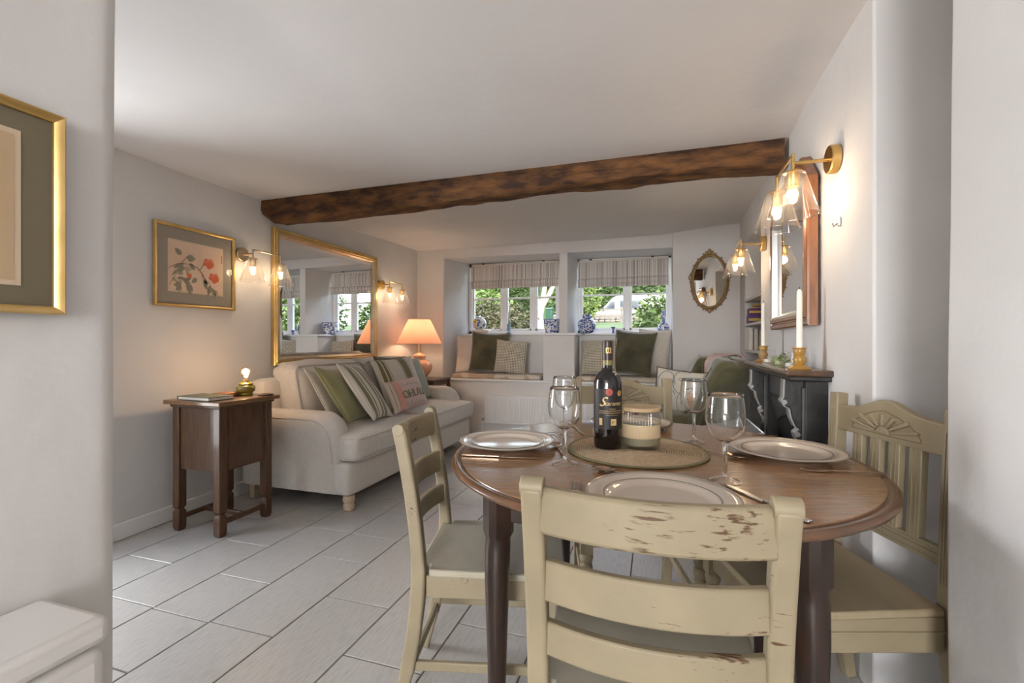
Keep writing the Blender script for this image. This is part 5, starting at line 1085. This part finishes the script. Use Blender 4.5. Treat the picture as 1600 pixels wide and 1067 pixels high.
for k in range(1, 9):
    for v in (.20, .46): x, y, z = tubf(k / 9, v); M().soft((x, y, z), (.016, .016, .016), .007, n=3).build('button', OLIVED, ac, smooth=180)
for sx in (-1, 1):
    for sy in (-1, 1): M().lathe([(.014, 0), (.020, .06), (.024, .12), (0, .12)], 12, (sx * .22, sy * .26, 0)).build('leg', OAKD, ac)
t = thing('throw', 'pink striped throw draped over the armchair back', 'throw', (.345, 3.98, 0))
def thr(u, v):
    x, y, z = tubf(.56 + .14 * u + .02 * math.sin(v * 5), .05 + .60 * v); c_, nrm = tub(.56 + .14 * u); k = .016 + .004 * math.sin(u * 22); s_ = -1 if v < .40 else (1 if v > .55 else -1 + 2 * (v - .40) / .15)
    return (x + nrm.x * s_ * k, y + nrm.y * s_ * k, z + (.016 if .2 < v < .75 else .004))
M().grid(thr, 24, 40).build('cloth', THROW, t, smooth=180, solid=.004)
for k in range(12): x, y, z = thr(k / 11, 0); M().tube([(x, y, z), (x - .004, y, z - .03)], .0018, 5).build('fringe', THROW, t)
fc = pillow('scatter_cushion', 'white cushion drawn with black line-art faces on armchair', (.13, 3.86, .505), (.38, .36), PAPER, (R(-16), R(7), R(-6)), .12, 'armchair cushions', 21, piping=BLK)
def onp(x, z, w_=.38, h_=.37, th_=.12): a, b = x / (w_ / 2), z / (h_ / 2) - 1; k = max(0, (1 - a * a) * (1 - b * b)); return (x, -th_ / 2 * k ** .42 * (1 - .1 * (1 - k)) - .001 - .006 * k ** .3 * .4, z)
LINE = pm('line_ink', (.03, .03, .03), .8); PCH = pm('peach_patch', (.78, .48, .30), .9)
def arcp(cx, cz, rx, rz, a0, a1, n=12): return [(cx + rx * math.cos(a0 + (a1 - a0) * k / n), cz + rz * math.sin(a0 + (a1 - a0) * k / n)) for k in range(n + 1)]
for q in (arcp(-.10, .22, .07, .11, 0, 5.4), arcp(.03, .25, .08, .10, 1, 6.6), arcp(.08, .10, .08, .11, -1, 4), arcp(-.07, .10, .06, .08, .5, 5), arcp(-.12, .24, .018, .010, 0, 6.3), arcp(-.06, .245, .018, .010, 0, 6.3), arcp(.01, .27, .018, .010, 0, 6.3), arcp(.07, .275, .018, .010, 0, 6.3), arcp(.05, .09, .022, .015, 0, 6.3), arcp(.10, .085, .02, .014, 0, 6.3), arcp(-.09, .17, .025, .010, 3.2, 6.2), arcp(.04, .20, .025, .010, 3.2, 6.2), [(-.09, .26), (-.085, .215), (-.10, .20)], [(.04, .29), (.045, .24), (.03, .228)], [(-.15, .05), (-.11, .13), (-.13, .19)], [(.13, .28), (.10, .22), (.13, .15)]):
    M().tube([onp(x, z) for x, z in q], .0017, 5).build('drawn_line', LINE, fc, smooth=180)
M().grid(lambda u, v: onp(.085 + .075 * (u - .5) * (1 - .5 * abs(2 * v - 1)), .04 + .13 * v), 6, 8).build('colour_patch', PCH, fc, smooth=180)
# ================================================================== RED FOOTSTOOL, BIN
t = thing('footstool', 'red patterned kilim footstool behind the far carved chair', 'footstool', (-.36, 4.55, 0)); KIL = blue_white('kilim', 14, .5, (.38, .06, .03), (.62, .22, .08))
M().soft((0, 0, .38), (.36, .36, .28), .05, (0, 0, .02), 8).build('cushion', KIL, t, smooth=180); M().box(-.16, .16, -.16, .16, .18, .25).build('frame', OAKD, t, bevel=.005)
for sx in (-1, 1):
    for sy in (-1, 1): M().lathe([(.012, 0), (.018, .1), (.014, .18), (0, .18)], 12, (sx * .14, sy * .14, 0)).build('leg', OAKD, t)
t = thing('kitchen_bin', 'slim white bin with flat lid against nearest left wall', 'bin', (-1.063, .335, 0)); BINW = pm('bin_white', (.76, .74, .72), .35)
M().box(-.094, .094, -.239, .239, .005, .522).build('body', BINW, t, bevel=.022, segs=4); M().box(-.098, .098, -.243, .243, .526, .576).build('lid', BINW, t, bevel=.016, segs=4)
M().bar([(-.05, .15, .577), (.07, .15, .577)], .004, .003).build('lid_groove', WHITE, t); M().box(.092, .0955, -.20, .20, .05, .40).build('ribbed_panel', BINW, t, bevel=.002)
for k in range(9): M().tube([(.0965, .16 - k * .03, .06), (.0965, .16 - k * .03, .39)], .005, 6).build('rib', BINW, t, smooth=180)
